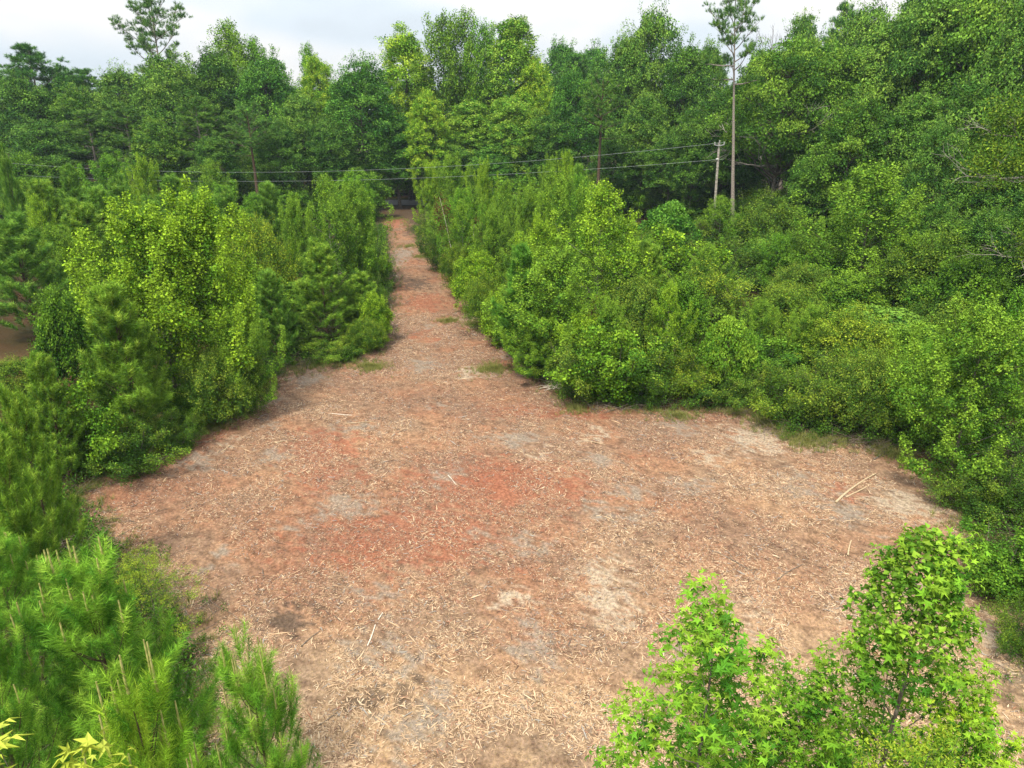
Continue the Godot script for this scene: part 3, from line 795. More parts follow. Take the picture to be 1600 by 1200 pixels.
	["oak_3", "broadleaf_tree", -21.26, -92.00, 7.91, 7.87, 4.54, "d", "shaded low crown beyond the path's end", "tree", ""],
	["oak_4", "broadleaf_tree", -11.32, -100.00, 7.06, 8.57, 2.12, "d", "low shaded crown behind the path's last sweetgum", "tree", ""],
	["poplar_0", "tulip_poplar", -14.46, -104.00, 22.26, 9.24, 2.77, "y", "brightest poplar with a broad yellow-green head", "tree", ""],
	["sweetgum_3", "tulip_poplar", -9.63, -107.00, 23.92, 11.18, 0.11, "a", "twin-topped poplar's first spire", "tree", ""],
	["sweetgum_2", "tulip_poplar", -6.41, -108.00, 24.48, 10.40, 2.08, "a", "twin-topped poplar's taller second spire", "tree", ""],
	["sweetgum_3", "tulip_poplar", -3.68, -106.00, 22.75, 9.41, 3.92, "c", "slim poplar between the twin top and the round one", "tree", ""],
	["poplar_1", "tulip_poplar", 0.17, -103.00, 23.06, 9.95, 6.03, "a", "round-headed pale poplar at the end of the poplars", "tree", ""],
	["poplar_2", "tulip_poplar", 2.65, -101.00, 18.58, 7.45, 6.19, "y", "low golden poplar crown on the round-headed one's flank", "tree", ""],
	["poplar_0", "tulip_poplar", -10.47, -93.00, 14.12, 6.59, 6.10, "y", "low yellow-green poplar in front of the twin-topped one", "tree", ""],
	["poplar_1", "tulip_poplar", -5.23, -96.00, 13.04, 8.84, 0.53, "a", "lower poplar filling the gap under the twin top", "tree", ""],
	["poplar_2", "tulip_poplar", 0.00, -95.00, 13.78, 8.72, 0.25, "a", "poplar with a pale visible stem", "tree", ""],
	["oak_0", "broadleaf_tree", -8.01, -94.00, 8.94, 8.81, 1.70, "d", "dark crown below the poplars near the path", "tree", ""],
	["oak_1", "broadleaf_tree", -2.38, -93.00, 8.23, 8.74, 5.15, "c", "blue-green crown at the poplars' foot", "tree", ""],
	["oak_2", "broadleaf_tree", 4.00, -95.00, 11.55, 9.61, 2.55, "d", "dark crown beside the pale-stemmed poplar", "tree", ""],
	["oak_3", "broadleaf_tree", 8.34, -128.00, 21.97, 11.47, 5.77, "c", "distant crown on the skyline beyond the poplars", "tree", ""],
	["oak_4", "broadleaf_tree", 13.99, -132.00, 21.86, 11.84, 3.11, "c", "second distant crown on the skyline dip", "tree", ""],
	["woodpine_1", "forest_pine", 10.30, -120.00, 20.34, 8.83, 0.56, "c", "distant pine top in the skyline dip", "pine tree", ""],
	["tallpine_2", "forest_pine", 9.63, -82.00, 15.68, 7.12, 0.36, "o", "woodland pine with a straight bare trunk", "pine tree", ""],
	["oak_0", "broadleaf_tree", 7.92, -96.00, 16.72, 8.71, 2.67, "c", "grey-green crown behind the straight-trunked pine", "tree", ""],
	["oak_1", "broadleaf_tree", 14.43, -96.00, 20.29, 9.36, 1.69, "a", "leafy crown climbing toward the highest eastern top", "tree", ""],
	["oak_2", "broadleaf_tree", 17.46, -98.00, 23.42, 10.22, 3.98, "a", "highest leafy top west of the tall bare-trunked pine", "tree", ""],
	["oak_3", "broadleaf_tree", 15.43, -88.00, 13.72, 8.08, 0.53, "a", "crown with a thin pale trunk beneath", "tree", ""],
	["oak_4", "broadleaf_tree", 20.62, -92.00, 19.31, 9.00, 0.42, "d", "dark crown just before the tall bare-trunked pine", "tree", ""],
	["oak_0", "broadleaf_tree", 12.00, -88.00, 9.20, 7.50, 2.85, "d", "low shaded crown behind the sweetgum row", "tree", ""],
	["oak_1", "broadleaf_tree", 17.86, -84.00, 9.71, 7.86, 6.24, "d", "low dark crown above the rounded vine tree", "tree", ""],
	["oak_2", "broadleaf_tree", 19.98, -82.00, 12.39, 6.89, 5.82, "d", "dark crown beside the power pole", "tree", ""],
	["tallpine_1", "tall_pine", 19.16, -67.00, 21.74, 5.59, 1.68, "a", "tall pine with long bare grey trunk behind the power pole", "pine tree", ""],
	["oak_3", "broadleaf_tree", 26.27, -104.00, 20.13, 8.47, 0.27, "a", "crown behind the tall bare-trunked pine", "tree", ""],
	["oak_4", "broadleaf_tree", 30.95, -96.00, 19.23, 8.62, 5.89, "a", "pale crown under the leafless tree", "tree", ""],
	["oak_0", "broadleaf_tree", 34.25, -92.00, 21.86, 8.15, 1.64, "a", "rounded crown on the eastern skyline", "tree", ""],
	["woodpine_0", "forest_pine", 42.33, -100.00, 24.77, 7.19, 1.27, "c", "pine top on the skyline above the oak", "pine tree", ""],
	["woodpine_1", "forest_pine", 38.74, -106.00, 23.97, 5.96, 3.95, "c", "small pine top behind the rounded crown", "pine tree", ""],
	["greyoak_0", "oak_tree", 25.75, -72.00, 18.36, 15.22, 3.34, "o", "spreading oak with bare grey limbs showing through its crown", "tree", ""],
	["oak_1", "broadleaf_tree", 24.19, -80.00, 12.41, 8.74, 1.82, "d", "dark crown behind the oak's spreading side", "tree", ""],
	["oak_2", "broadleaf_tree", 29.92, -72.00, 17.94, 11.15, 4.22, "o", "olive crown joined to the grey-limbed oak", "tree", ""],
	["oak_3", "broadleaf_tree", 33.82, -70.00, 19.84, 10.71, 2.18, "a", "tall crown above the bright scrub sweetgum", "tree", ""],
	["oak_4", "broadleaf_tree", 35.61, -66.00, 21.79, 10.47, 6.25, "a", "high green crown near the eastern end", "tree", ""],
	["oak_0", "broadleaf_tree", 37.66, -62.00, 22.12, 10.27, 0.10, "o", "huge crown rising out of the picture's corner", "tree", ""],
	["oak_1", "broadleaf_tree", 37.32, -56.00, 20.46, 8.89, 3.46, "a", "crown at the far eastern edge", "tree", ""],
	["oak_2", "broadleaf_tree", 36.76, -82.00, 22.19, 9.85, 3.23, "a", "crown behind the tall eastern one", "tree", ""],
	["oak_3", "broadleaf_tree", 42.78, -84.00, 23.60, 10.03, 5.87, "a", "lighter crown between two tall eastern ones", "tree", ""],
	["oak_4", "broadleaf_tree", 46.07, -80.00, 24.77, 10.10, 4.13, "a", "crown at the back of the eastern woods", "tree", ""],
	["oak_0", "broadleaf_tree", 27.30, -60.00, 13.49, 7.51, 4.12, "o", "mid-height crown with a grey twig above the scrub", "tree", ""],
	["oak_1", "broadleaf_tree", 30.46, -57.00, 13.47, 8.09, 5.24, "d", "dark mid-height crown above the vine mound", "tree", ""],
	["oak_2", "broadleaf_tree", 32.71, -54.00, 14.27, 8.07, 6.09, "d", "deep shaded crown behind the near oak's bough", "tree", ""],
	["oak_3", "broadleaf_tree", 32.87, -48.00, 10.35, 7.40, 4.32, "d", "shaded crown below the near oak's bough", "tree", ""],
	["oak_4", "broadleaf_tree", 25.74, -62.00, 9.57, 6.90, 2.15, "d", "low shaded crown beneath the grey-limbed oak", "tree", ""],
	["oak_0", "broadleaf_tree", 28.74, -50.00, 11.84, 5.49, 2.54, "a", "green layered tree in front of the dark woods", "tree", ""],
	["oak_1", "broadleaf_tree", 29.56, -44.00, 6.87, 5.83, 6.17, "d", "low dark tree in the shaded gap of the woods", "tree", ""],
	["oak_2", "broadleaf_tree", 27.74, -47.00, 6.86, 4.55, 0.09, "d", "small understorey tree in the shaded gap", "tree", ""],
	["oak_3", "broadleaf_tree", 29.41, -40.00, 8.46, 5.25, 2.71, "d", "understorey tree at the picture edge over the corner sweetgum", "tree", ""],
	["oak_4", "broadleaf_tree", -95.78, -125.61, 15.79, 12.52, 0.53, "o", "deep-set tree of the rear woods seen only in gaps between nearer crowns", "tree", "rear woods"],
	["oak_0", "broadleaf_tree", -94.84, -133.17, 16.62, 13.24, 5.47, "c", "deep-set tree of the rear woods seen only in gaps between nearer crowns", "tree", "rear woods"],
	["oak_1", "broadleaf_tree", -84.81, -126.30, 17.98, 12.50, 3.76, "c", "deep-set tree of the rear woods seen only in gaps between nearer crowns", "tree", "rear woods"],
	["oak_2", "broadleaf_tree", -83.77, -135.31, 15.89, 13.49, 0.28, "d", "deep-set tree of the rear woods seen only in gaps between nearer crowns", "tree", "rear woods"],
	["oak_3", "broadleaf_tree", -72.66, -125.42, 17.74, 12.42, 0.99, "c", "deep-set tree of the rear woods seen only in gaps between nearer crowns", "tree", "rear woods"],
	["oak_4", "broadleaf_tree", -73.93, -141.72, 14.72, 14.18, 0.02, "o", "deep-set tree of the rear woods seen only in gaps between nearer crowns", "tree", "rear woods"],
	["oak_0", "broadleaf_tree", -55.60, -119.37, 17.38, 11.82, 6.04, "c", "deep-set tree of the rear woods seen only in gaps between nearer crowns", "tree", "rear woods"],
	["oak_1", "broadleaf_tree", -55.98, -133.13, 17.58, 13.20, 2.03, "o", "deep-set tree of the rear woods seen only in gaps between nearer crowns", "tree", "rear woods"],
	["oak_2", "broadleaf_tree", -54.78, -143.22, 17.05, 14.23, 6.06, "o", "deep-set tree of the rear woods seen only in gaps between nearer crowns", "tree", "rear woods"],
	["oak_3", "broadleaf_tree", -42.16, -132.23, 17.58, 13.11, 1.37, "d", "deep-set tree of the rear woods seen only in gaps between nearer crowns", "tree", "rear woods"],
	["oak_4", "broadleaf_tree", -34.08, -119.15, 15.40, 11.88, 0.01, "o", "deep-set tree of the rear woods seen only in gaps between nearer crowns", "tree", "rear woods"],
	["oak_0", "broadleaf_tree", -30.91, -131.96, 15.55, 13.16, 0.53, "o", "deep-set tree of the rear woods seen only in gaps between nearer crowns", "tree", "rear woods"],
	["oak_1", "broadleaf_tree", -27.15, -144.67, 16.37, 14.41, 3.16, "c", "deep-set tree of the rear woods seen only in gaps between nearer crowns", "tree", "rear woods"],
	["oak_2", "broadleaf_tree", -17.73, -136.70, 16.89, 13.59, 1.56, "d", "deep-set tree of the rear woods seen only in gaps between nearer crowns", "tree", "rear woods"],
	["oak_3", "broadleaf_tree", -11.56, -145.40, 16.85, 14.46, 0.57, "d", "deep-set tree of the rear woods seen only in gaps between nearer crowns", "tree", "rear woods"],
	["oak_4", "broadleaf_tree", -7.25, -140.36, 16.40, 13.97, 0.90, "o", "deep-set tree of the rear woods seen only in gaps between nearer crowns", "tree", "rear woods"],
	["oak_0", "broadleaf_tree", 1.05, -136.21, 15.24, 13.60, 0.26, "o", "deep-set tree of the rear woods seen only in gaps between nearer crowns", "tree", "rear woods"],
	["oak_1", "broadleaf_tree", 4.79, -126.55, 16.19, 12.59, 1.88, "o", "deep-set tree of the rear woods seen only in gaps between nearer crowns", "tree", "rear woods"],
	["oak_2", "broadleaf_tree", 12.64, -149.67, 17.30, 14.87, 0.53, "c", "deep-set tree of the rear woods seen only in gaps between nearer crowns", "tree", "rear woods"],
	["oak_3", "broadleaf_tree", 19.15, -146.71, 15.99, 14.63, 5.36, "c", "deep-set tree of the rear woods seen only in gaps between nearer crowns", "tree", "rear woods"],
	["oak_4", "broadleaf_tree", 26.09, -145.93, 16.65, 14.52, 4.13, "d", "deep-set tree of the rear woods seen only in gaps between nearer crowns", "tree", "rear woods"],
	["oak_0", "broadleaf_tree", 31.56, -130.09, 16.43, 12.94, 2.45, "c", "deep-set tree of the rear woods seen only in gaps between nearer crowns", "tree", "rear woods"],
	["oak_1", "broadleaf_tree", 40.73, -134.17, 15.58, 13.38, 4.53, "d", "deep-set tree of the rear woods seen only in gaps between nearer crowns", "tree", "rear woods"],
	["oak_2", "broadleaf_tree", 40.67, -121.46, 17.82, 12.02, 0.94, "c", "deep-set tree of the rear woods seen only in gaps between nearer crowns", "tree", "rear woods"],
	["oak_3", "broadleaf_tree", 47.82, -127.33, 16.91, 12.64, 4.04, "c", "deep-set tree of the rear woods seen only in gaps between nearer crowns", "tree", "rear woods"],
	["oak_4", "broadleaf_tree", 56.72, -128.04, 17.64, 12.69, 5.18, "c", "deep-set tree of the rear woods seen only in gaps between nearer crowns", "tree", "rear woods"],
	["oak_0", "broadleaf_tree", 23.38, -81.91, 14.54, 10.21, 3.94, "d", "deep-set tree of the rear woods seen only in gaps between nearer crowns", "tree", "rear woods"],
	["oak_1", "broadleaf_tree", 28.23, -87.02, 15.03, 10.83, 0.87, "d", "deep-set tree of the rear woods seen only in gaps between nearer crowns", "tree", "rear woods"],
	["oak_2", "broadleaf_tree", 30.76, -87.32, 16.75, 10.79, 4.73, "d", "deep-set tree of the rear woods seen only in gaps between nearer crowns", "tree", "rear woods"],
	["oak_3", "broadleaf_tree", 36.54, -94.53, 15.19, 11.77, 5.24, "d", "deep-set tree of the rear woods seen only in gaps between nearer crowns", "tree", "rear woods"],
	["oak_4", "broadleaf_tree", 39.80, -90.56, 14.26, 11.32, 5.19, "d", "deep-set tree of the rear woods seen only in gaps between nearer crowns", "tree", "rear woods"],
	["oak_0", "broadleaf_tree", 40.72, -86.93, 13.24, 10.91, 5.01, "d", "deep-set tree of the rear woods seen only in gaps between nearer crowns", "tree", "rear woods"],
	["oak_1", "broadleaf_tree", 42.28, -83.79, 14.41, 10.46, 0.53, "d", "deep-set tree of the rear woods seen only in gaps between nearer crowns", "tree", "rear woods"],
	["oak_2", "broadleaf_tree", 47.01, -89.50, 13.24, 11.23, 0.84, "d", "deep-set tree of the rear woods seen only in gaps between nearer crowns", "tree", "rear woods"],
	["oak_3", "broadleaf_tree", 53.34, -94.23, 14.83, 11.75, 6.03, "d", "deep-set tree of the rear woods seen only in gaps between nearer crowns", "tree", "rear woods"],
	["oak_4", "broadleaf_tree", 46.39, -77.73, 16.03, 9.62, 5.25, "d", "deep-set tree of the rear woods seen only in gaps between nearer crowns", "tree", "rear woods"],
	["oak_0", "broadleaf_tree", 51.38, -80.31, 16.09, 9.94, 0.32, "d", "deep-set tree of the rear woods seen only in gaps between nearer crowns", "tree", "rear woods"],
	["oak_1", "broadleaf_tree", 65.61, -94.40, 13.53, 11.83, 3.93, "d", "deep-set tree of the rear woods seen only in gaps between nearer crowns", "tree", "rear woods"],
	["oak_2", "broadleaf_tree", 62.95, -87.73, 14.31, 10.96, 3.07, "d", "deep-set tree of the rear woods seen only in gaps between nearer crowns", "tree", "rear woods"],
	["oak_3", "broadleaf_tree", 65.39, -87.64, 15.40, 10.89, 2.87, "d", "deep-set tree of the rear woods seen only in gaps between nearer crowns", "tree", "rear woods"],
	["bush_1", "understorey_shrub", -65.54, -86.69, 5.93, 11.08, 4.70, "d", "shaded understorey shrub at the foot of the rear woods", "bush", "understorey of the woods"],
	["bush_2", "understorey_shrub", -66.02, -91.80, 6.15, 9.49, 5.64, "d", "shaded understorey shrub at the foot of the rear woods", "bush", "understorey of the woods"],
	["bush_3", "understorey_shrub", -55.65, -84.41, 6.37, 8.19, 4.14, "d", "shaded understorey shrub at the foot of the rear woods", "bush", "understorey of the woods"],
	["bush_4", "understorey_shrub", -55.35, -87.34, 5.92, 9.84, 4.68, "d", "shaded understorey shrub at the foot of the rear woods", "bush", "understorey of the woods"],
	["bush_5", "understorey_shrub", -50.20, -85.56, 4.38, 10.33, 1.58, "c", "shaded understorey shrub at the foot of the rear woods", "bush", "understorey of the woods"],
	["bush_6", "understorey_shrub", -49.01, -91.61, 4.37, 10.05, 5.31, "d", "shaded understorey shrub at the foot of the rear woods", "bush", "understorey of the woods"],
	["bush_7", "understorey_shrub", -40.92, -85.87, 3.51, 11.03, 4.58, "d", "shaded understorey shrub at the foot of the rear woods", "bush", "understorey of the woods"],
	["bush_8", "understorey_shrub", -37.63, -89.21, 6.35, 11.23, 1.45, "d", "shaded understorey shrub at the foot of the rear woods", "bush", "understorey of the woods"],
	["bush_9", "understorey_shrub", -36.52, -89.48, 5.76, 10.53, 3.10, "c", "shaded understorey shrub at the foot of the rear woods", "bush", "understorey of the woods"],
	["bush_0", "understorey_shrub", -32.58, -94.68, 6.08, 11.60, 0.48, "c", "shaded understorey shrub at the foot of the rear woods", "bush", "understorey of the woods"],
	["bush_1", "understorey_shrub", -27.50, -86.93, 3.61, 10.57, 4.82, "d", "shaded understorey shrub at the foot of the rear woods", "bush", "understorey of the woods"],
	["bush_2", "understorey_shrub", -22.71, -94.76, 6.20, 10.35, 3.97, "d", "shaded understorey shrub at the foot of the rear woods", "bush", "understorey of the woods"],
	["bush_3", "understorey_shrub", -17.94, -85.45, 5.01, 8.03, 0.49, "d", "shaded understorey shrub at the foot of the rear woods", "bush", "understorey of the woods"],
	["bush_4", "understorey_shrub", -17.95, -111.76, 5.34, 10.94, 2.08, "c", "shaded understorey shrub at the foot of the rear woods", "bush", "understorey of the woods"],
	["bush_5", "understorey_shrub", -11.21, -111.25, 3.68, 10.32, 3.90, "d", "shaded understorey shrub at the foot of the rear woods", "bush", "understorey of the woods"],
	["bush_6", "understorey_shrub", -6.50, -93.80, 4.01, 11.30, 0.08, "d", "shaded understorey shrub at the foot of the rear woods", "bush", "understorey of the woods"],
	["bush_7", "understorey_shrub", -1.12, -84.09, 5.39, 10.39, 3.05, "d", "shaded understorey shrub at the foot of the rear woods", "bush", "understorey of the woods"],
	["bush_8", "understorey_shrub", 2.67, -86.98, 5.35, 9.32, 4.35, "d", "shaded understorey shrub at the foot of the rear woods", "bush", "understorey of the woods"],
	["bush_9", "understorey_shrub", 6.34, -93.32, 3.51, 7.97, 1.83, "d", "shaded understorey shrub at the foot of the rear woods", "bush", "understorey of the woods"],
	["bush_0", "understorey_shrub", 8.46, -84.60, 4.95, 7.12, 1.79, "d", "shaded understorey shrub at the foot of the rear woods", "bush", "understorey of the woods"],
	["bush_1", "understorey_shrub", 13.30, -90.03, 4.45, 8.79, 2.93, "c", "shaded understorey shrub at the foot of the rear woods", "bush", "understorey of the woods"],
	["bush_2", "understorey_shrub", 18.10, -88.68, 4.41, 8.45, 6.24, "c", "shaded understorey shrub at the foot of the rear woods", "bush", "understorey of the woods"],
	["bush_3", "understorey_shrub", 21.66, -85.53, 3.51, 10.08, 1.25, "d", "shaded understorey shrub at the foot of the rear woods", "bush", "understorey of the woods"],
	["bush_4", "understorey_shrub", 25.59, -84.52, 4.88, 9.61, 5.88, "d", "shaded understorey shrub at the foot of the rear woods", "bush", "understorey of the woods"],
	["bush_5", "understorey_shrub", 25.72, -74.82, 5.37, 7.74, 1.82, "c", "shaded understorey shrub at the foot of the rear woods", "bush", "understorey of the woods"],
	["bush_6", "understorey_shrub", 29.70, -74.16, 4.44, 9.57, 5.15, "c", "shaded understorey shrub at the foot of the rear woods", "bush", "understorey of the woods"],
	["bush_7", "understorey_shrub", 29.16, -65.92, 5.11, 7.71, 6.24, "d", "shaded understorey shrub at the foot of the rear woods", "bush", "understorey of the woods"],
	["bush_8", "understorey_shrub", 33.07, -65.59, 3.89, 5.60, 1.32, "c", "shaded understorey shrub at the foot of the rear woods", "bush", "understorey of the woods"],
	["bush_9", "understorey_shrub", 40.30, -76.37, 5.87, 7.26, 0.47, "c", "shaded understorey shrub at the foot of the rear woods", "bush", "understorey of the woods"],
	["bush_0", "understorey_shrub", 45.05, -77.02, 5.69, 9.49, 0.89, "d", "shaded understorey shrub at the foot of the rear woods", "bush", "understorey of the woods"],
	["bush_1", "understorey_shrub", 46.22, -72.68, 5.70, 7.98, 1.64, "d", "shaded understorey shrub at the foot of the rear woods", "bush", "understorey of the woods"],
	["bush_2", "understorey_shrub", 50.36, -73.47, 4.92, 6.93, 0.83, "c", "shaded understorey shrub at the foot of the rear woods", "bush", "understorey of the woods"],
	["bush_3", "understorey_shrub", 45.44, -63.47, 3.80, 8.06, 1.76, "d", "shaded understorey shrub at the foot of the rear woods", "bush", "understorey of the woods"],
	["bush_4", "understorey_shrub", 52.41, -67.46, 6.06, 5.67, 4.42, "d", "shaded understorey shrub at the foot of the rear woods", "bush", "understorey of the woods"],
]
var stick_rows := [
	[11.29, -21.50, 13.66, -23.56, 0.045, "pale", "long pale split log lying across the mulch below the scrub"],
	[11.82, -21.89, 13.17, -22.84, 0.03, "pale", "shorter split pole lying beside the long pale log"],
	[14.17, -24.74, 15.36, -25.62, 0.035, "grey", "grey log end poking out beneath the thin-stemmed shrub"],
	[12.10, -26.80, 13.17, -27.74, 0.035, "grey", "short pale log by the sandy corner"],
	[-3.73, -14.55, -3.67, -15.35, 0.022, "white", "bare white stick on the mulch"],
	[-3.62, -15.52, -3.55, -15.81, 0.02, "white", "stub of white wood lined up with the bare white stick"],
	[-14.75, -25.01, -15.06, -25.79, 0.03, "white", "upright white splinter stuck at the western mulch edge"],
	[10.38, -18.45, 10.83, -19.24, 0.03, "pale", "flat weathered board end near the straw-coloured chips"],
	[6.38, -18.65, 7.17, -17.67, 0.02, "grey", "thin grey branch across the straw-coloured chips"],
	[7.79, -17.27, 8.84, -18.05, 0.016, "grey", "thin dark stick just below the straw-coloured chips"],
	[-11.62, -25.34, -11.47, -25.97, 0.02, "pale", "pale splinter by the shaded western edge"],
	[-9.70, -26.14, -9.19, -26.38, 0.02, "pale", "pale splinter lying on an ash patch"],
	[-3.16, -52.92, -1.77, -44.02, 0.02, "grey", "fallen thin pole along the path's east edge"],
	[-3.21, -22.24, -2.91, -21.97, 0.02, "pale", "tan splinter in the red heart of the clearing"],
	[2.77, -26.38, 3.76, -25.79, 0.018, "pale", "long tan strip below the olive bushes"],
	[-8.17, -29.09, -6.83, -28.82, 0.02, "white", "pale rod across the mulch below the grass strip"],
	[-7.22, -28.01, -6.02, -28.27, 0.018, "pale", "second pale rod just below the first rod"],
	[-5.43, -14.50, -5.09, -15.10, 0.015, "grey", "bent grey twig beside the dark ash spot"],
	[3.11, -20.47, 3.40, -20.24, 0.018, "pale", "short splinter beside the twin ash spots"],
	[-2.39, -23.41, -2.05, -22.70, 0.016, "white", "white splinter near the middle of the clearing"],
	[6.82, -23.41, 7.09, -23.07, 0.018, "pale", "short tan splinter in the clearing's eastern half"],
	[-4.33, -12.07, -3.87, -12.62, 0.012, "grey", "curved twig among straw chips near the slim dark pine"],
	[3.39, -15.10, 3.55, -15.73, 0.012, "grey", "thin twig below the big sand patch"],
	[16.41, -23.66, 16.19, -22.47, 0.03, "grey", "grey stick at the eastern sand patch"],
]
var pile_rows := [
	[8.49, -30.41, 1.04, "brown", "heap of rusty brown twigs in front of the yellow-green bush"],
	[2.52, -32.41, 0.94, "pale", "scatter of whitish broken twigs at the clearing corner"],
	[-12.11, -32.41, 0.63, "red", "reddish dead brush by the grass strip"],
	[-13.29, -28.61, 0.85, "grey", "dark tangle of dead twigs under the bright sweetgums"],
	[4.70, -29.96, 1.18, "grey", "grey dead twigs below the olive bushes"],
	[14.91, -26.08, 1.05, "grey", "loose grey twigs below the thin-stemmed shrub"],
	[16.74, -24.69, 0.75, "brown", "brown debris at the woods' shaded corner"],
	[-14.93, -26.68, 0.67, "grey", "dead stems under the feathery pine"],
]
var tuft_rows := [
	["tuft", -7.48, -35.42, 1.02, 260],
	["tuft", -10.34, -36.02, 1.55, 300],
	["tuft", -1.01, -35.13, 1.18, 320],
	["tuft", -4.12, -44.02, 0.82, 120],
	["tuft", -2.44, -43.31, 0.81, 150],
	["tuft", -9.97, -69.21, 1.25, 120],
	["tuft", -8.17, -64.55, 1.17, 160],
	["tuft", -6.16, -61.76, 1.12, 120],
	["tuft", -15.12, -28.27, 1.68, 350],
	["tuft", -12.95, -27.74, 0.83, 160],
	["tuft", 11.31, -28.61, 0.85, 220],
	["tuft", 12.15, -26.38, 1.06, 200],
	["tuft", 16.06, -22.24, 0.80, 260],
	["tuft", 14.38, -18.05, 0.58, 260],
	["tuft", 2.92, -29.67, 0.87, 120],
	["tuft", 7.43, -28.95, 0.86, 120],
	["tuft", 10.21, -29.67, 0.73, 200],
	["tuft", 0.70, -36.64, 0.70, 160],
	["tuft", -0.39, -41.29, 0.78, 140],
	["tuft", 12.78, -19.06, 0.61, 80],
	["tuft", 15.21, -25.12, 0.76, 160],
]

func ground_y(x: float, z: float) -> float:
	var y := 0.22 * patch_noise.get_noise_2d(x * 0.35, z * 0.35) + 0.07 * mulch_noise.get_noise_2d(x * 4.0 + 90.0, z * 4.0)
	return y * clampf((-z - 2.0) / 6.0, 0.0, 1.0) * clampf((95.0 + z) / 10.0, 0.0, 1.0)

func edge_distance(p: Vector2) -> float:
	var best := 1e9
	for k in clearing.size():
		var q := Geometry2D.get_closest_point_to_segment(p, clearing[k], clearing[(k + 1) % clearing.size()])
		best = minf(best, p.distance_squared_to(q))
	var d := sqrt(best)
	return d if Geometry2D.is_point_in_polygon(p, clearing) else -d

# how straw-coloured (1) or red (0) the mulch is
func straw(x: float, z: float) -> float:
	var near := clampf((z + 18.5) / 6.0, 0.0, 1.0)
	var east := clampf((x - 2.0) / 9.0, 0.0, 1.0) * clampf((z + 27.0) / 8.0, 0.0, 1.0)
	return clampf(0.26 + 0.7 * near + 0.5 * east + 0.55 * mulch_noise.get_noise_2d(x * 0.55, z * 0.55), 0.0, 1.0)

func patch_weights(x: float, z: float) -> Dictionary:
	var w := {"ash": 0.0, "sand": 0.0, "dark": 0.0, "red": 0.0}
	var jx := x + 0.9 * mulch_noise.get_noise_2d(x * 6.0, z * 6.0 + 40.0)
	var jz := z + 1.2 * mulch_noise.get_noise_2d(x * 6.0 + 70.0, z * 6.0)
	var ragged := mulch_noise.get_noise_2d(x * 16.0, z * 16.0 + 9.0)
	for p in soil_patches:
		var dx: float = (jx - p[1]) / (p[3] * 0.95 + 0.1)
		var dz: float = (jz - p[2]) / (p[4] * 0.95 + 0.1)
		var d := dx * dx + dz * dz
		if d < 5.0:
			w[p[0]] = maxf(w[p[0]], smoothstep(0.28, 0.62, exp(-d * 0.9) + 0.8 * ragged))
	return w

func mulch_colour(x: float, z: float) -> Color:
	var s := straw(x, z)
	var c := rgb(158, 114, 92).lerp(rgb(184, 158, 128), s)
	var g := clampf(0.45 + 1.9 * patch_noise.get_noise_2d(x * 2.6 + 300.0, z * 2.6), 0.0, 1.0)
	c = c.lerp(rgb(142, 124, 108), g * 0.6)
	var speck := mulch_noise.get_noise_2d(x * 9.0 + 11.0, z * 9.0)
	c = c.lerp(rgb(98, 80, 67), clampf(speck * 1.9 - 0.12, 0.0, 0.5))
	c = c.lerp(rgb(176, 150, 124), clampf(-speck * 1.3 - 0.15, 0.0, 0.45))
	var w := patch_weights(x, z)
	c = c.lerp(rgb(162, 102, 82), w.red * 0.6)
	c = c.lerp(rgb(154, 145, 134), w.ash * 0.82)
	c = c.lerp(rgb(186, 173, 154), w.sand * 0.9)
	c = c.lerp(rgb(90, 80, 72), w.dark * 0.7)
	return c

func ground_colour(x: float, z: float) -> Color:
	var p := Vector2(x, z)
	var d := -40.0
	if absf(x) < 26.0 and z < 2.0 and z > -96.0:
		d = edge_distance(p) + 0.9 * mulch_noise.get_noise_2d(x * 2.2, z * 2.2) + 0.4 * patch_noise.get_noise_2d(x * 6.0, z * 6.0)
	var litter := rgb(84, 66, 48).lerp(rgb(52, 58, 34), clampf(0.5 + mulch_noise.get_noise_2d(x * 0.8, z * 0.8), 0.0, 1.0))
	if x < -18.0 and z < -24.0 and z > -46.0:
		var bare := exp(-(pow((x + 26.5) / 5.0, 2) + pow((z + 33.5) / 3.2, 2)))
		litter = litter.lerp(rgb(150, 112, 88), clampf(bare * 1.4, 0, 1))
	if z < -82.0 and z > -99.0 and absf(x + 12.0) < 9.0:
		litter = litter.lerp(rgb(112, 96, 84), 0.7)
	if d < -1.2:
		return litter
	return litter.lerp(mulch_colour(x, z), smoothstep(-0.9, 0.7, d))

func lines(a: Array) -> PackedFloat32Array:
	var out := PackedFloat32Array()
	for seg in a:
		var n: int = seg[2]
		for k in n:
			out.append(lerpf(seg[0], seg[1], float(k) / n))
	out.append(a[-1][1])
	return out

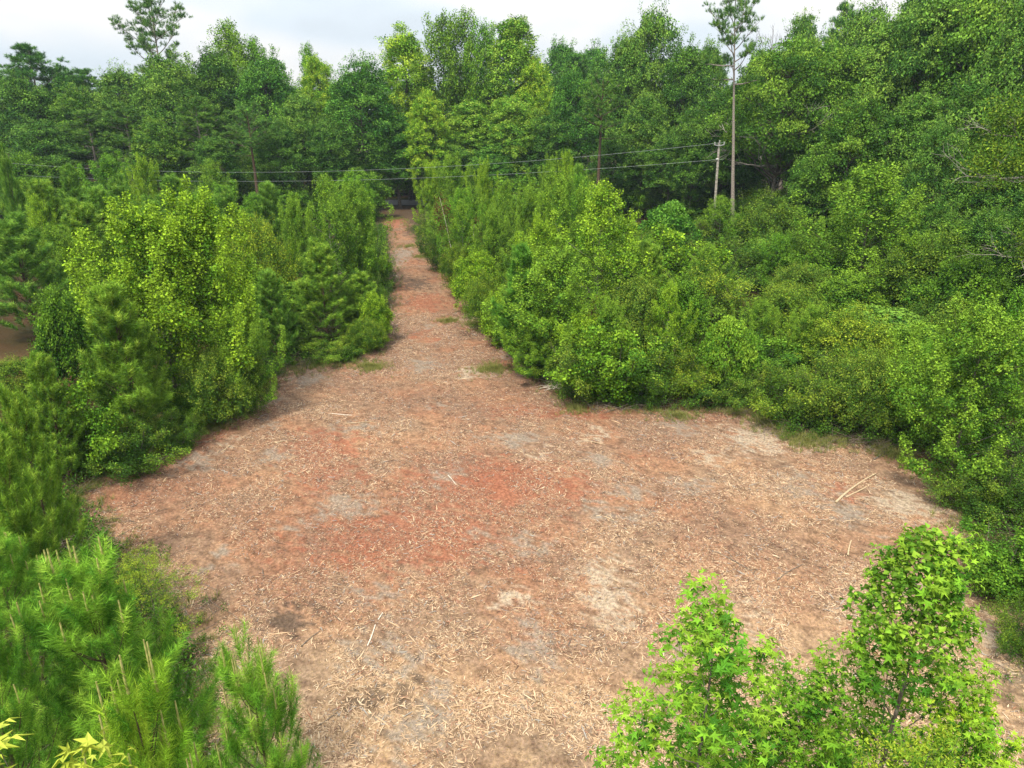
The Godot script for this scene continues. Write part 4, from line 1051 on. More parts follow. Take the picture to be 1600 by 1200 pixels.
func build_ground() -> void:
	var xs := lines([[-900, -120, 6], [-120, -40, 16], [-40, -24, 20], [-24, 22, 250], [22, 40, 22], [40, 120, 16], [120, 900, 6]])
	var zs := lines([[60, 2, 8], [2, -8, 26], [-8, -40, 215], [-40, -64, 90], [-64, -110, 92], [-110, -200, 12], [-200, -1200, 6]])
	var v := PackedVector3Array()
	var c := PackedColorArray()
	var uv := PackedVector2Array()
	var i := PackedInt32Array()
	for z in zs:
		for x in xs:
			v.append(Vector3(x, ground_y(x, z), z))
			c.append(ground_colour(x, z))
			uv.append(Vector2(x, z) / 3.1)
	var w := xs.size()
	for r in zs.size() - 1:
		for q in w - 1:
			var a := r * w + q
			i.append_array([a, a + 1, a + w, a + 1, a + w + 1, a + w])
	var st := SurfaceTool.new()
	var arr := []
	arr.resize(Mesh.ARRAY_MAX)
	arr[Mesh.ARRAY_VERTEX] = v
	arr[Mesh.ARRAY_COLOR] = c
	arr[Mesh.ARRAY_TEX_UV] = uv
	arr[Mesh.ARRAY_INDEX] = i
	var flat := ArrayMesh.new()
	flat.add_surface_from_arrays(Mesh.PRIMITIVE_TRIANGLES, arr)
	st.create_from(flat, 0)
	st.generate_normals()
	var m := StandardMaterial3D.new()
	m.resource_name = "mulched_earth"
	m.albedo_color = Color(0.97, 0.97, 0.97)
	m.vertex_color_use_as_albedo = true
	m.vertex_color_is_srgb = true
	m.albedo_texture = fibre_texture()
	m.heightmap_enabled = true
	m.heightmap_texture = m.albedo_texture
	m.heightmap_scale = 2.0
	m.roughness = 0.97
	m.metallic_specular = 0.2
	whole("ground", st.commit(), m, "earth of the cleared lot, mulched red brown with dark leaf litter under the trees", "", "", "structure")

# fine shredded litter, splinters under a centimetre wide, as the relief and grain of the earth
func fibre_texture() -> ImageTexture:
	var n := 1024
	var im := Image.create(n, n, false, Image.FORMAT_RGB8)
	im.fill(Color(0.84, 0.82, 0.8))
	var f := FastNoiseLite.new()
	f.seed = 5
	f.frequency = 0.02
	f.fractal_octaves = 4
	var grain := f.get_seamless_image(n, n)
	for k in 15000:
		var p := Vector2(rr(0, n), rr(0, n))
		var a := rr(0, TAU)
		var d := Vector2(cos(a), sin(a))
		var len := int(rr(5, 26))
		var g := rr(0.6, 1.0)
		var col := Color(g, g * rr(0.92, 1.0), g * rr(0.8, 1.0))
		var wide := rng.randi() % 3
		for s in len:
			for t in wide + 1:
				var q := p + d * s + Vector2(-d.y, d.x) * t
				im.set_pixel(posmod(int(q.x), n), posmod(int(q.y), n), col)
	for y in n:
		for x in n:
			var k := 0.8 + 0.4 * grain.get_pixel(x, y).r
			var c := im.get_pixel(x, y)
			im.set_pixel(x, y, Color(minf(c.r * k, 1), minf(c.g * k, 1), minf(c.b * k, 1)))
	return ImageTexture.create_from_image(im)

func splinter(bend: float, wide: float, thick: float) -> ArrayMesh:
	# one metre long along x, scaled per copy
	var st := SurfaceTool.new()
	st.begin(Mesh.PRIMITIVE_TRIANGLES)
	st.set_smooth_group(-1)
	var rings := []
	for k in 4:
		var t := k / 3.0
		var half: float = wide * [0.35, 1.0, 0.85, 0.2][k] * 0.5
		var h := thick * 0.5
		var lift := bend * sin(t * PI)
		var off := bend * 0.8 * (t - 0.5) * (t - 0.5)
		rings.append([Vector3(t - 0.5, lift - h, off - half), Vector3(t - 0.5, lift + h, off - half * 0.8), Vector3(t - 0.5, lift + h, off + half * 0.8), Vector3(t - 0.5, lift - h, off + half)])
	for k in 3:
		for s in 4:
			var a: Vector3 = rings[k][s]
			var b: Vector3 = rings[k][(s + 1) % 4]
			var c: Vector3 = rings[k + 1][s]
			var d: Vector3 = rings[k + 1][(s + 1) % 4]
			for q in [a, c, b, b, c, d]:
				st.add_vertex(q)
	for e in [0, 3]:
		var r: Array = rings[e]
		for q in ([r[0], r[1], r[2], r[0], r[2], r[3]] if e == 0 else [r[0], r[2], r[1], r[0], r[3], r[2]]):
			st.add_vertex(q)
	st.generate_normals()
	return st.commit()

func scatter(called: String, mesh: Mesh, m: Material, where: Array, tint: PackedColorArray, label: String) -> void:
	var mm := MultiMesh.new()
	mm.transform_format = MultiMesh.TRANSFORM_3D
	mm.use_colors = tint.size() > 0
	mm.mesh = mesh
	mm.instance_count = where.size()
	for k in where.size():
		mm.set_instance_transform(k, where[k])
		if tint.size():
			mm.set_instance_color(k, tint[k])
	var o := MultiMeshInstance3D.new()
	o.name = numbered(called)
	o.multimesh = mm
	o.material_override = m
	add_child(o)
	tag(o, label, "", "", "stuff")

func build_chips() -> void:
	var m := StandardMaterial3D.new()
	m.resource_name = "split_wood"
	m.albedo_color = Color(0.96, 0.96, 0.96)
	m.vertex_color_use_as_albedo = true
	m.roughness = 0.85
	m.metallic_specular = 0.3
	var fresh: Array = []
	var fresh_c := PackedColorArray()
	var old: Array = []
	var old_c := PackedColorArray()
	var box := Rect2(-18.5, -84.0, 38.0, 78.0)
	var wanted := 330000
	var tries := 0
	while fresh.size() + old.size() < wanted and tries < 1800000:
		tries += 1
		var z := -rr(7.0, 46.0) if rng.randf() < 0.93 else -rr(46.0, 84.0)
		var x := rr(-17.5, 19.0) if z > -34.0 else rr(-10.5, 4.0)
		var p := Vector2(x, z)
		if not Geometry2D.is_point_in_polygon(p, clearing):
			if rng.randf() > 0.04 or edge_distance(p) < -1.3:
				continue
		var thick_here := 0.5 + 1.8 * patch_noise.get_noise_2d(x * 3.2 + 50.0, z * 3.2)
		if rng.randf() > thick_here + 0.2:
			continue
		var bare := 0.0
		for q in soil_patches:
			if q[0] != "red" and rng.randf() < 0.9:
				var dx: float = (x - q[1]) / (q[3] + 0.15)
				var dz: float = (z - q[2]) / (q[4] + 0.15)
				bare = maxf(bare, exp(-(dx * dx + dz * dz)))
		if rng.randf() < bare * 0.92:
			continue
		var s := straw(x, z)
		var size := rr(0.02, 0.055) if rng.randf() < 0.62 else (rr(0.05, 0.11) if rng.randf() < 0.8 else rr(0.1, 0.2))
		size *= 0.9 + 0.5 * s
		if rng.randf() < 0.004:
			size = rr(0.2, 0.5)
		var b := Basis(Vector3.UP, rr(0, TAU)) * Basis(Vector3.BACK, rr(-0.28, 0.28)) * Basis(Vector3.RIGHT, rr(-0.6, 0.6))
		var girth := pow(size, 0.55) * rr(0.22, 0.42)
		b = b * Basis.from_scale(Vector3(size, girth, girth))
		var t := Transform3D(b, Vector3(x, ground_y(x, z) + rr(0.004, 0.022), z))
		var col: Color
		var u := rng.randf()
		if u < 0.16 + 0.62 * s:
			col = rgb(180, 150, 118).lerp(rgb(212, 194, 164), rng.randf() * rng.randf())
		elif u < 0.62 + 0.25 * s:
			col = rgb(158, 112, 88).lerp(rgb(148, 120, 100), rng.randf())
		elif u < 0.92:
			col = rgb(106, 76, 60).lerp(rgb(96, 84, 74), rng.randf())
		else:
			col = rgb(150, 144, 136)
		col = col.srgb_to_linear()
		if rng.randf() < 0.5:
			fresh.append(t)
			fresh_c.append(col)
		else:
			old.append(t)
			old_c.append(col)
	scatter("wood_chips", splinter(0.05, 0.16, 0.05), m, fresh, fresh_c, "shredded pale and red wood chips carpeting the clearing and path")
	scatter("bark_chips", splinter(-0.11, 0.24, 0.035), m, old, old_c, "curled bark and wood shreds mixed through the mulch")

func build_undergrowth() -> void:
	# low herbs and seedlings in the shade along the edges
	var l := Leafage.new()
	for k in 5:
		put(l, "shrub", Vector3(rr(-0.12, 0.12), 0.05 + 0.06 * k, rr(-0.12, 0.12)), Vector3.UP + unit() * 0.7, 0.75, k % 4)
	var herb := l.mesh()
	var where: Array = []
	var tries := 0
	while where.size() < 12000 and tries < 200000:
		tries += 1
		var p := Vector2(rr(-30.0, 30.0), -rr(9.0, 80.0))
		var d := edge_distance(p)
		if d > 1.3 or d < -14.0 or rng.randf() > (exp(d * 0.16) if d < 0.0 else exp(-d * 2.6)):
			continue
		var s := rr(0.5, 1.5) if d < 0.0 else rr(0.25, 0.8)
		where.append(Transform3D(Basis(Vector3.UP, rr(0, TAU)) * Basis.from_scale(Vector3(s, s * rr(0.7, 1.4), s)), Vector3(p.x, ground_y(p.x, p.y), p.y)))
	scatter("undergrowth", herb, foliage["shrub_d"], where, PackedColorArray(), "low leafy weeds and seedlings growing under the edge trees")
	# dead twigs under the edge
	var wood := Wood.new()
	for k in 6:
		wood.tube(arc(Vector3(rr(-0.4, 0.4), rr(0.0, 0.1), rr(-0.4, 0.4)), Vector3(rr(-1, 1), rr(-0.05, 0.5), rr(-1, 1)), rr(0.4, 1.1), -0.2, 3, 0.15), 0.009, 0.004, 3)
	var twigs: Array = []
	tries = 0
	while twigs.size() < 4200 and tries < 90000:
		tries += 1
		var p := Vector2(rr(-24.0, 24.0), -rr(9.0, 80.0))
		var d := edge_distance(p)
		if d > 1.5 or d < -5.0 or rng.randf() > exp(-maxf(d, 0.0) * 2.0):
			continue
		var s := rr(0.5, 1.3)
		twigs.append(Transform3D(Basis(Vector3.UP, rr(0, TAU)) * Basis.from_scale(Vector3(s, s, s)), Vector3(p.x, ground_y(p.x, p.y), p.y)))
	scatter("twig_litter", wood.mesh(), mat["dead_wood"], twigs, PackedColorArray(), "grey dead twigs littering the shaded edge of the clearing")
	# grass
	var g := Leafage.new()
	for k in 14:
		var a := rr(0, TAU)
		var out := Vector3(cos(a), 0, sin(a))
		var foot := out * rr(0.0, 0.05)
		var tip := foot + out * rr(0.03, 0.14) + Vector3.UP * rr(0.1, 0.26)
		var side := out.cross(Vector3.UP) * 0.006
		g.v.append_array([foot - side, foot + side, tip])
		var c := rgb(100, 118, 52).lerp(rgb(176, 160, 108), rng.randf())
		g.c.append_array([c, c, c])
	var blades: Array = []
	for r in tuft_rows:
		for k in int(r[4] * 1.6):
			var a := rr(0, TAU)
			var d: float = r[3] * absf(rng.randfn(0.0, 0.6))
			var x: float = r[1] + cos(a) * d
			var z: float = r[2] + sin(a) * d * 0.9
			var s := rr(0.5, 1.25)
			blades.append(Transform3D(Basis(Vector3.UP, rr(0, TAU)) * Basis.from_scale(Vector3(s, s, s)), Vector3(x, ground_y(x, z) - 0.01, z)))
	tries = 0
	while tries < 60000 and blades.size() < 12500:
		tries += 1
		var k := rng.randi() % clearing.size()
		var p := clearing[k].lerp(clearing[(k + 1) % clearing.size()], rng.randf()) + Vector2(rng.randfn(0.0, 0.5), rng.randfn(0.0, 0.5))
		if mulch_noise.get_noise_2d(p.x * 4.0, p.y * 4.0) < -0.05 or p.y > -9.0:
			continue
		var s := rr(0.5, 1.3)
		blades.append(Transform3D(Basis(Vector3.UP, rr(0, TAU)) * Basis.from_scale(Vector3(s, s, s)), Vector3(p.x, ground_y(p.x, p.y) - 0.01, p.y)))
	scatter("grass", g.mesh(), foliage["grass_a"], blades, PackedColorArray(), "thin green and straw grass tufts along the path and clearing rim")

func build_species() -> void:
	var gum := [rgb(76, 116, 42), rgb(90, 130, 46), rgb(106, 146, 50), rgb(122, 156, 54), rgb(140, 171, 60)]
	make_sprays("gum", 4, 14, 0.34, 0.112, 0.09, 0.14, "leaf", gum, 0.22, Color(0.6, 0.58, 0.16), 0.1)
	make_sprays("star_gum", 5, 8, 0.2, 0.088, 0.1, 0.06, "star", [rgb(66, 110, 36), rgb(78, 122, 40), rgb(92, 136, 44), rgb(110, 150, 48), rgb(136, 168, 56)], 0.15, Color(0.66, 0.62, 0.16), 0.12)
	make_sprays("vine_leaf", 3, 7, 0.2, 0.13, 0.125, 0.1, "leaf", [rgb(78, 120, 46), rgb(90, 132, 52), rgb(102, 144, 58), rgb(116, 156, 64), rgb(134, 168, 70)], 0.15, Color(0.6, 0.62, 0.25), 0.12)
	make_sprays("big_leaf", 2, 5, 0.14, 0.1, 0.09, 0.04, "star", [rgb(176, 192, 66), rgb(190, 202, 72), rgb(158, 182, 58), rgb(204, 210, 84), rgb(212, 216, 96)], 0.1, Color(0.8, 0.76, 0.3), 0.2)
	make_sprays("needle", 4, 44, 0.34, 0.24, 0.019, 0.0, "needle", [rgb(74, 110, 46), rgb(88, 124, 50), rgb(104, 140, 56), rgb(120, 154, 64), rgb(146, 174, 78)], 0.22, Color(0.55, 0.5, 0.2), 0.08)
	make_sprays("fine_needle", 5, 120, 0.36, 0.155, 0.006, 0.0, "needle", [rgb(74, 118, 42), rgb(90, 134, 48), rgb(108, 152, 54), rgb(130, 168, 62), rgb(158, 188, 76)], 0.24, Color(0.6, 0.56, 0.22), 0.08)
	make_sprays("tall_needle", 3, 26, 0.34, 0.34, 0.034, 0.0, "needle", [rgb(64, 98, 52), rgb(76, 110, 56), rgb(88, 122, 60), rgb(102, 134, 66), rgb(120, 148, 74)], 0.2, Color(0.45, 0.42, 0.22), 0.08)
	make_sprays("shrub", 4, 11, 0.3, 0.1, 0.056, 0.14, "leaf", [rgb(68, 102, 44), rgb(82, 116, 48), rgb(98, 130, 52), rgb(116, 144, 56), rgb(146, 164, 64)], 0.24, Color(0.62, 0.54, 0.15), 0.14)
	make_sprays("fine_shrub", 4, 14, 0.26, 0.06, 0.024, 0.07, "leaf", [rgb(84, 118, 42), rgb(98, 132, 46), rgb(114, 146, 50), rgb(136, 160, 54), rgb(164, 176, 60)], 0.2, Color(0.7, 0.64, 0.2), 0.1)
	make_sprays("forest", 4, 14, 0.5, 0.25, 0.14, 0.3, "leaf", [rgb(66, 102, 48), rgb(80, 118, 52), rgb(96, 132, 58), rgb(112, 146, 64), rgb(134, 162, 72)], 0.22, Color(0.5, 0.48, 0.18), 0.08)
	make_sprays("poplar", 3, 13, 0.45, 0.22, 0.15, 0.26, "leaf", [rgb(86, 128, 48), rgb(100, 142, 52), rgb(116, 156, 58), rgb(134, 168, 64), rgb(158, 182, 74)], 0.2, Color(0.55, 0.55, 0.18), 0.1)
	make_sprays("dead_leaf", 2, 7, 0.3, 0.13, 0.07, 0.1, "leaf", [rgb(98, 60, 44), rgb(112, 70, 50), rgb(84, 54, 42)], 0.2, Color(0.5, 0.35, 0.2), 0.3)
	var tints := {"a": Color(0.82, 0.86, 0.78), "y": Color(0.92, 0.93, 0.72), "d": Color(0.71, 0.78, 0.68), "o": Color(0.81, 0.85, 0.69), "c": Color(0.73, 0.84, 0.72)}
	for sp in ["gum", "star_gum", "vine_leaf", "big_leaf", "needle", "fine_needle", "tall_needle", "shrub", "fine_shrub", "forest", "poplar", "dead_leaf", "grass"]:
		var thin: bool = sp in ["needle", "fine_needle", "tall_needle"]
		var paler := 1.14 if thin else 1.08 if sp in ["forest", "poplar", "star_gum"] else 1.0
		for t in tints:
			var c: Color = tints[t]
			leaf_mat(sp + "_" + t, Color(minf(c.r * paler, 1.0), minf(c.g * paler, 1.0), minf(c.b * paler, 1.0)), Color(0.42, 0.42, 0.42) if thin else Color(0.46, 0.48, 0.36))
	bark("grey_bark", rgb(74, 66, 58), rgb(142, 134, 122), 3.0)
	bark("pale_bark", rgb(120, 114, 104), rgb(196, 190, 178), 3.0)
	bark("pine_bark", rgb(66, 54, 44), rgb(118, 98, 80), 2.0)
	bark("tall_pine_bark", rgb(112, 102, 94), rgb(184, 174, 162), 2.0)
	bark("dead_wood", rgb(88, 78, 68), rgb(150, 138, 124), 4.0)
	bark("white_wood", rgb(196, 186, 168), rgb(232, 224, 208), 4.0)
	bark("split_pale_wood", rgb(172, 150, 120), rgb(206, 186, 152), 4.0)
	bark("candle", rgb(150, 150, 84), rgb(190, 186, 116), 1.0)
	bark("red_brush", rgb(92, 60, 46), rgb(140, 96, 72), 4.0)

	for k in 4:
		rng.seed = 100 + k
		grow("sweetgum_%d" % k, spired({"h": 9.0, "w": 5.4, "base": [0.1, 0.06, 0.12, 0.08][k], "branches": 38, "density": [26.0, 25.0, 18.0, 18.0][k], "spray": "gum", "scale": 1.0, "fresh": 0.16, "bark": "pale_bark" if k == 2 else "grey_bark", "taper": [0.8, 0.75, 1.05, 0.95][k], "spires": [2.4, 2.2, 1.5, 1.8][k], "uneven": 0.45}))
	for k in 4:
		rng.seed = 200 + k
		grow("pine_%d" % k, young_pine({"h": 7.0, "w": 4.6, "whorls": 15 + k, "density": 7.5, "spray": "needle", "scale": 1.0, "fresh": 0.35}))
	for k in 5:
		rng.seed = 300 + k
		grow("bush_%d" % k, lobed({"h": 3.6, "w": 4.2, "base": 0.02, "lobes": 20 + k * 2, "sprays": 58, "lobe": [0.2, 0.17, 0.22, 0.16, 0.19][k], "spray": ["shrub", "gum", "shrub", "gum", "shrub"][k], "scale": 1.0, "stems": 4 + k % 3, "r": 0.028, "fresh": 0.2, "squash": 0.85, "taper": 0.35, "shoots": 9, "shoot_density": 9.0}))
	for k in 5:
		rng.seed = 350 + k
		grow("bush_%d" % (k + 5), arching({"h": 4.0, "w": [3.6, 4.4, 3.2, 4.0, 4.8][k], "stems": 12 + k * 2, "twigs": 18, "sprays": 5, "spray": "gum" if k == 2 else "shrub", "scale": 1.05, "r": 0.026}))
	for k in 5:
		rng.seed = 400 + k
		grow("oak_%d" % k, lobed({"h": 18.0, "w": 10.5, "base": [0.22, 0.3, 0.18, 0.26, 0.2][k], "lobes": 44 + k * 4, "sprays": 53, "lobe": [0.17, 0.15, 0.18, 0.16, 0.14][k], "spray": "forest", "scale": 1.0, "fresh": 0.12, "squash": 0.62, "taper": [0.3, 0.5, 0.2, 0.6, 0.4][k], "shoots": 4, "shoot_density": 3.0}))
	for k in 3:
		rng.seed = 500 + k
		grow("poplar_%d" % k, lobed({"h": 21.0, "w": [7.6, 6.6, 8.4][k], "base": [0.2, 0.26, 0.16][k], "lobes": 54, "sprays": 46, "lobe": 0.16, "spray": "poplar", "scale": 1.0, "fresh": 0.3, "squash": 1.25, "taper": [0.35, 0.5, 0.25][k], "shoots": 7, "shoot_density": 4.0, "r": 0.2}))
	for k in 3:
		rng.seed = 600 + k
		grow("tallpine_%d" % k, tall_pine({"h": 24.5, "w": [11.0, 8.6, 9.0][k], "base": [0.6, 0.68, 0.6][k], "limbs": [26, 20, 22][k], "clumps": [2.1, 1.8, 1.9][k], "bark": "pine_bark" if k == 2 else "tall_pine_bark", "tufts": 8, "spray": "tall_needle", "scale": 1.0}))
	for k in 2:
		rng.seed = 650 + k
		grow("woodpine_%d" % k, tall_pine({"h": 20.0, "w": 8.2, "base": 0.36, "limbs": 40, "clumps": 2.3, "tufts": 12, "spray": "tall_needle", "scale": 1.0}))
	rng.seed = 700
	grow("vine_0", lobed({"h": 4.2, "w": 4.6, "base": 0.0, "lobes": 26, "sprays": 90, "lobe": 0.2, "spray": "vine_leaf", "scale": 1.0, "stems": 3, "r": 0.05, "fresh": 0.5, "squash": 0.8}))
	rng.seed = 750
	grow("greyoak_0", grey_oak())
	rng.seed = 800
	grow("near_gum_0", spired({"h": 8.0, "w": 2.5, "base": 0.28, "branches": 27, "density": 20.0, "taper": 1.0, "apart": 300, "spray": "star_gum", "scale": 1.0, "fresh": 0.3, "r": 0.045, "sway": 0.05}))
	rng.seed = 811
	grow("near_gum_1", spired({"h": 8.4, "w": 2.7, "base": 0.26, "branches": 33, "density": 20.0, "taper": 0.9, "apart": 300, "spray": "star_gum", "scale": 1.0, "fresh": 0.2, "r": 0.06, "sway": 0.08}))
	rng.seed = 820
	grow("near_pine_0", young_pine({"h": 7.0, "w": 4.2, "whorls": 13, "density": 7.5, "spray": "fine_needle", "scale": 1.12, "fresh": 0.5}))
	rng.seed = 830
	grow("near_pine_1", young_pine({"h": 7.0, "w": 4.0, "whorls": 10, "density": 7.5, "spray": "fine_needle", "scale": 1.0, "fresh": 0.6}))
	rng.seed = 833
	grow("small_pine_0", young_pine({"h": 2.6, "w": 2.4, "whorls": 6, "density": 9.0, "spray": "fine_needle", "scale": 1.0, "fresh": 0.4}))
	rng.seed = 835
	grow("near_shrub_0", spired({"h": 6.0, "w": 2.6, "base": 0.2, "branches": 40, "density": 17.0, "spray": "fine_shrub", "scale": 0.9, "fresh": 0.35, "r": 0.03, "sway": 0.2}))
	rng.seed = 840
	grow("yellow_tip_0", spired({"h": 10.0, "w": 0.9, "base": 0.8, "branches": 9, "density": 16.0, "apart": 300, "spray": "big_leaf", "scale": 1.15, "fresh": 0.4, "r": 0.04, "sway": 0.02}))

# an old oak whose grey lower limbs are bare
func grey_oak() -> Dictionary:
	var made := lobed({"h": 18.0, "w": 16.0, "base": 0.34, "lobes": 62, "sprays": 60, "lobe": 0.115, "spray": "forest", "scale": 0.9, "fresh": 0.2, "squash": 0.55, "taper": 0.35, "r": 0.28, "bark": "grey_bark"})
	for k in 7:
		var limb := Wood.new()
		var a := TAU * k / 7.0 + 0.3
		fork(limb, Vector3(0, rr(6.5, 9.5), 0), Vector3(cos(a), 0.25, sin(a)), rr(3.4, 4.6), 0.14, 3, 0.5)
		made.parts.append(["bare_limb", limb.mesh(), "pale_bark", false])
	return made

func build_woods_and_scrub() -> void:
	for r in plants:
		var at := Vector3(r[2], 0.0, r[3])
		at.y = ground_y(at.x, at.z) - 0.02
		var o := plant(r[0], r[1], at, r[4], r[5], r[6], r[7], r[8], r[9], r[10])
		if r[8] == "tall pine with long bare grey trunk behind the power pole":
			o.position.x = 20.8
			o.rotation = Vector3(0, 0, 0.1)
		if r[8].ends_with("brown dead leaves inside"):
			var d := Leafage.new()
			for k in 130:
				var a := -o.rotation.y + PI * 0.5 + rr(-0.5, 0.2)
				put(d, "dead_leaf", Vector3(cos(a) * 1.9, rr(3.6, 5.6), sin(a) * 1.9) + unit() * 0.45, unit() + Vector3.DOWN * 0.4, rr(0.7, 1.1), rng.randi() % 3)
			part("dead_leaves", d.mesh(), foliage["dead_leaf_a"], o).set_meta("kind", "stuff")
		if r[8].begins_with("larger star-leaved"):
			var l := Leafage.new()
			for k in 260:
				var u := pow(rng.randf(), 0.8)
				var off := unit() * (0.12 + 0.42 * u)
				put(l, "vine_leaf", Vector3(0, 8.35 - 1.3 * u, 0) + off, off + Vector3.UP * 0.3, rr(0.4, 0.6), rng.randi() % 5)
			part("vine", l.mesh(), foliage["vine_leaf_y"], o).set_meta("kind", "stuff")

func build_road() -> void:
	var m := StandardMaterial3D.new()
	m.resource_name = "asphalt"
	m.albedo_texture = noise_tex(0.2, 31, ramp([[0.2, rgb(66, 65, 66)], [0.8, rgb(92, 91, 92)]]), 256)
	m.uv1_triplanar = true
	m.uv1_world_triplanar = true
	m.uv1_scale = Vector3(0.3, 0.3, 0.3)
	m.roughness = 0.9
	var b := BoxMesh.new()
	b.size = Vector3(260, 0.12, 5.6)
	var o := whole("road", b, m, "grey asphalt country road crossing beyond the end of the path", "", "", "structure")
	o.position = Vector3(-10, 0.02, -101.5)

func build_power_line() -> void:
	var foot := Vector3(18.0, 0, -64.0)
	var p := thing("utility_pole", "weathered wooden power pole half hidden by trees at the wood's edge", "utility pole", foot)
	p.rotation.z = 0.03
	var w := Wood.new()
	w.tube(PackedVector3Array([Vector3(0, -0.3, 0), Vector3(0.02, 4.5, 0), Vector3(0, 9.85, 0)]), 0.14, 0.1, 10)
	part("pole", w.mesh(), mat["pale_bark"], p)
	var metal := StandardMaterial3D.new()
	metal.resource_name = "grey_metal"
	metal.albedo_color = rgb(150, 150, 148)
	metal.metallic = 0.6
	metal.roughness = 0.5
	var china := StandardMaterial3D.new()
	china.resource_name = "glazed_porcelain"
	china.albedo_color = rgb(190, 190, 184)
	china.roughness = 0.3
	var arm := Wood.new()
	arm.tube(PackedVector3Array([Vector3(-0.42, 9.66, 0.1), Vector3(0, 9.6, 0.14), Vector3(0.42, 9.66, 0.1)]), 0.045, 0.045, 6)
	part("bracket", arm.mesh(), metal, p)
	for x in [-0.4, 0.0, 0.4]:
		var ins := Wood.new()
		var y0 := 9.7 if x != 0.0 else 9.85
		for k in 3:
			ins.tube(PackedVector3Array([Vector3(x, y0 + 0.08 * k, 0.1), Vector3(x, y0 + 0.04 + 0.08 * k, 0.1)]), 0.075, 0.04, 8)
		part("insulator", ins.mesh(), china, p)
	var spool := Wood.new()
	spool.tube(PackedVector3Array([Vector3(-0.2, 8.5, 0.1), Vector3(-0.02, 8.5, 0.1)]), 0.06, 0.06, 8)
	part("insulator", spool.mesh(), china, p)
	var wire := StandardMaterial3D.new()
	wire.resource_name = "aluminium_wire"
	wire.albedo_color = rgb(136, 142, 142)
	wire.metallic = 0.3
	wire.roughness = 0.5
	var ends := [[Vector3(18.0, 9.85, -63.9), Vector3(-76.0, 8.1, -88.0), 2.62, "upper of two thin power lines crossing in front of the woods"], [Vector3(18.2, 8.5, -63.9), Vector3(-76.0, 6.3, -88.0), 1.95, "lower of two thin power lines crossing in front of the woods"]]
	for e in ends:
		var pts := PackedVector3Array()
		for k in 41:
			var t := k / 40.0
			var q: Vector3 = (e[0] as Vector3).lerp(e[1], t)
			q.y -= 4.0 * t * (1.0 - t) * float(e[2])
			pts.append(q)
		var line := Wood.new()
		line.tube(pts, 0.0095, 0.0095, 5)
		whole("power_line", line.mesh(), wire, e[3], "power line")

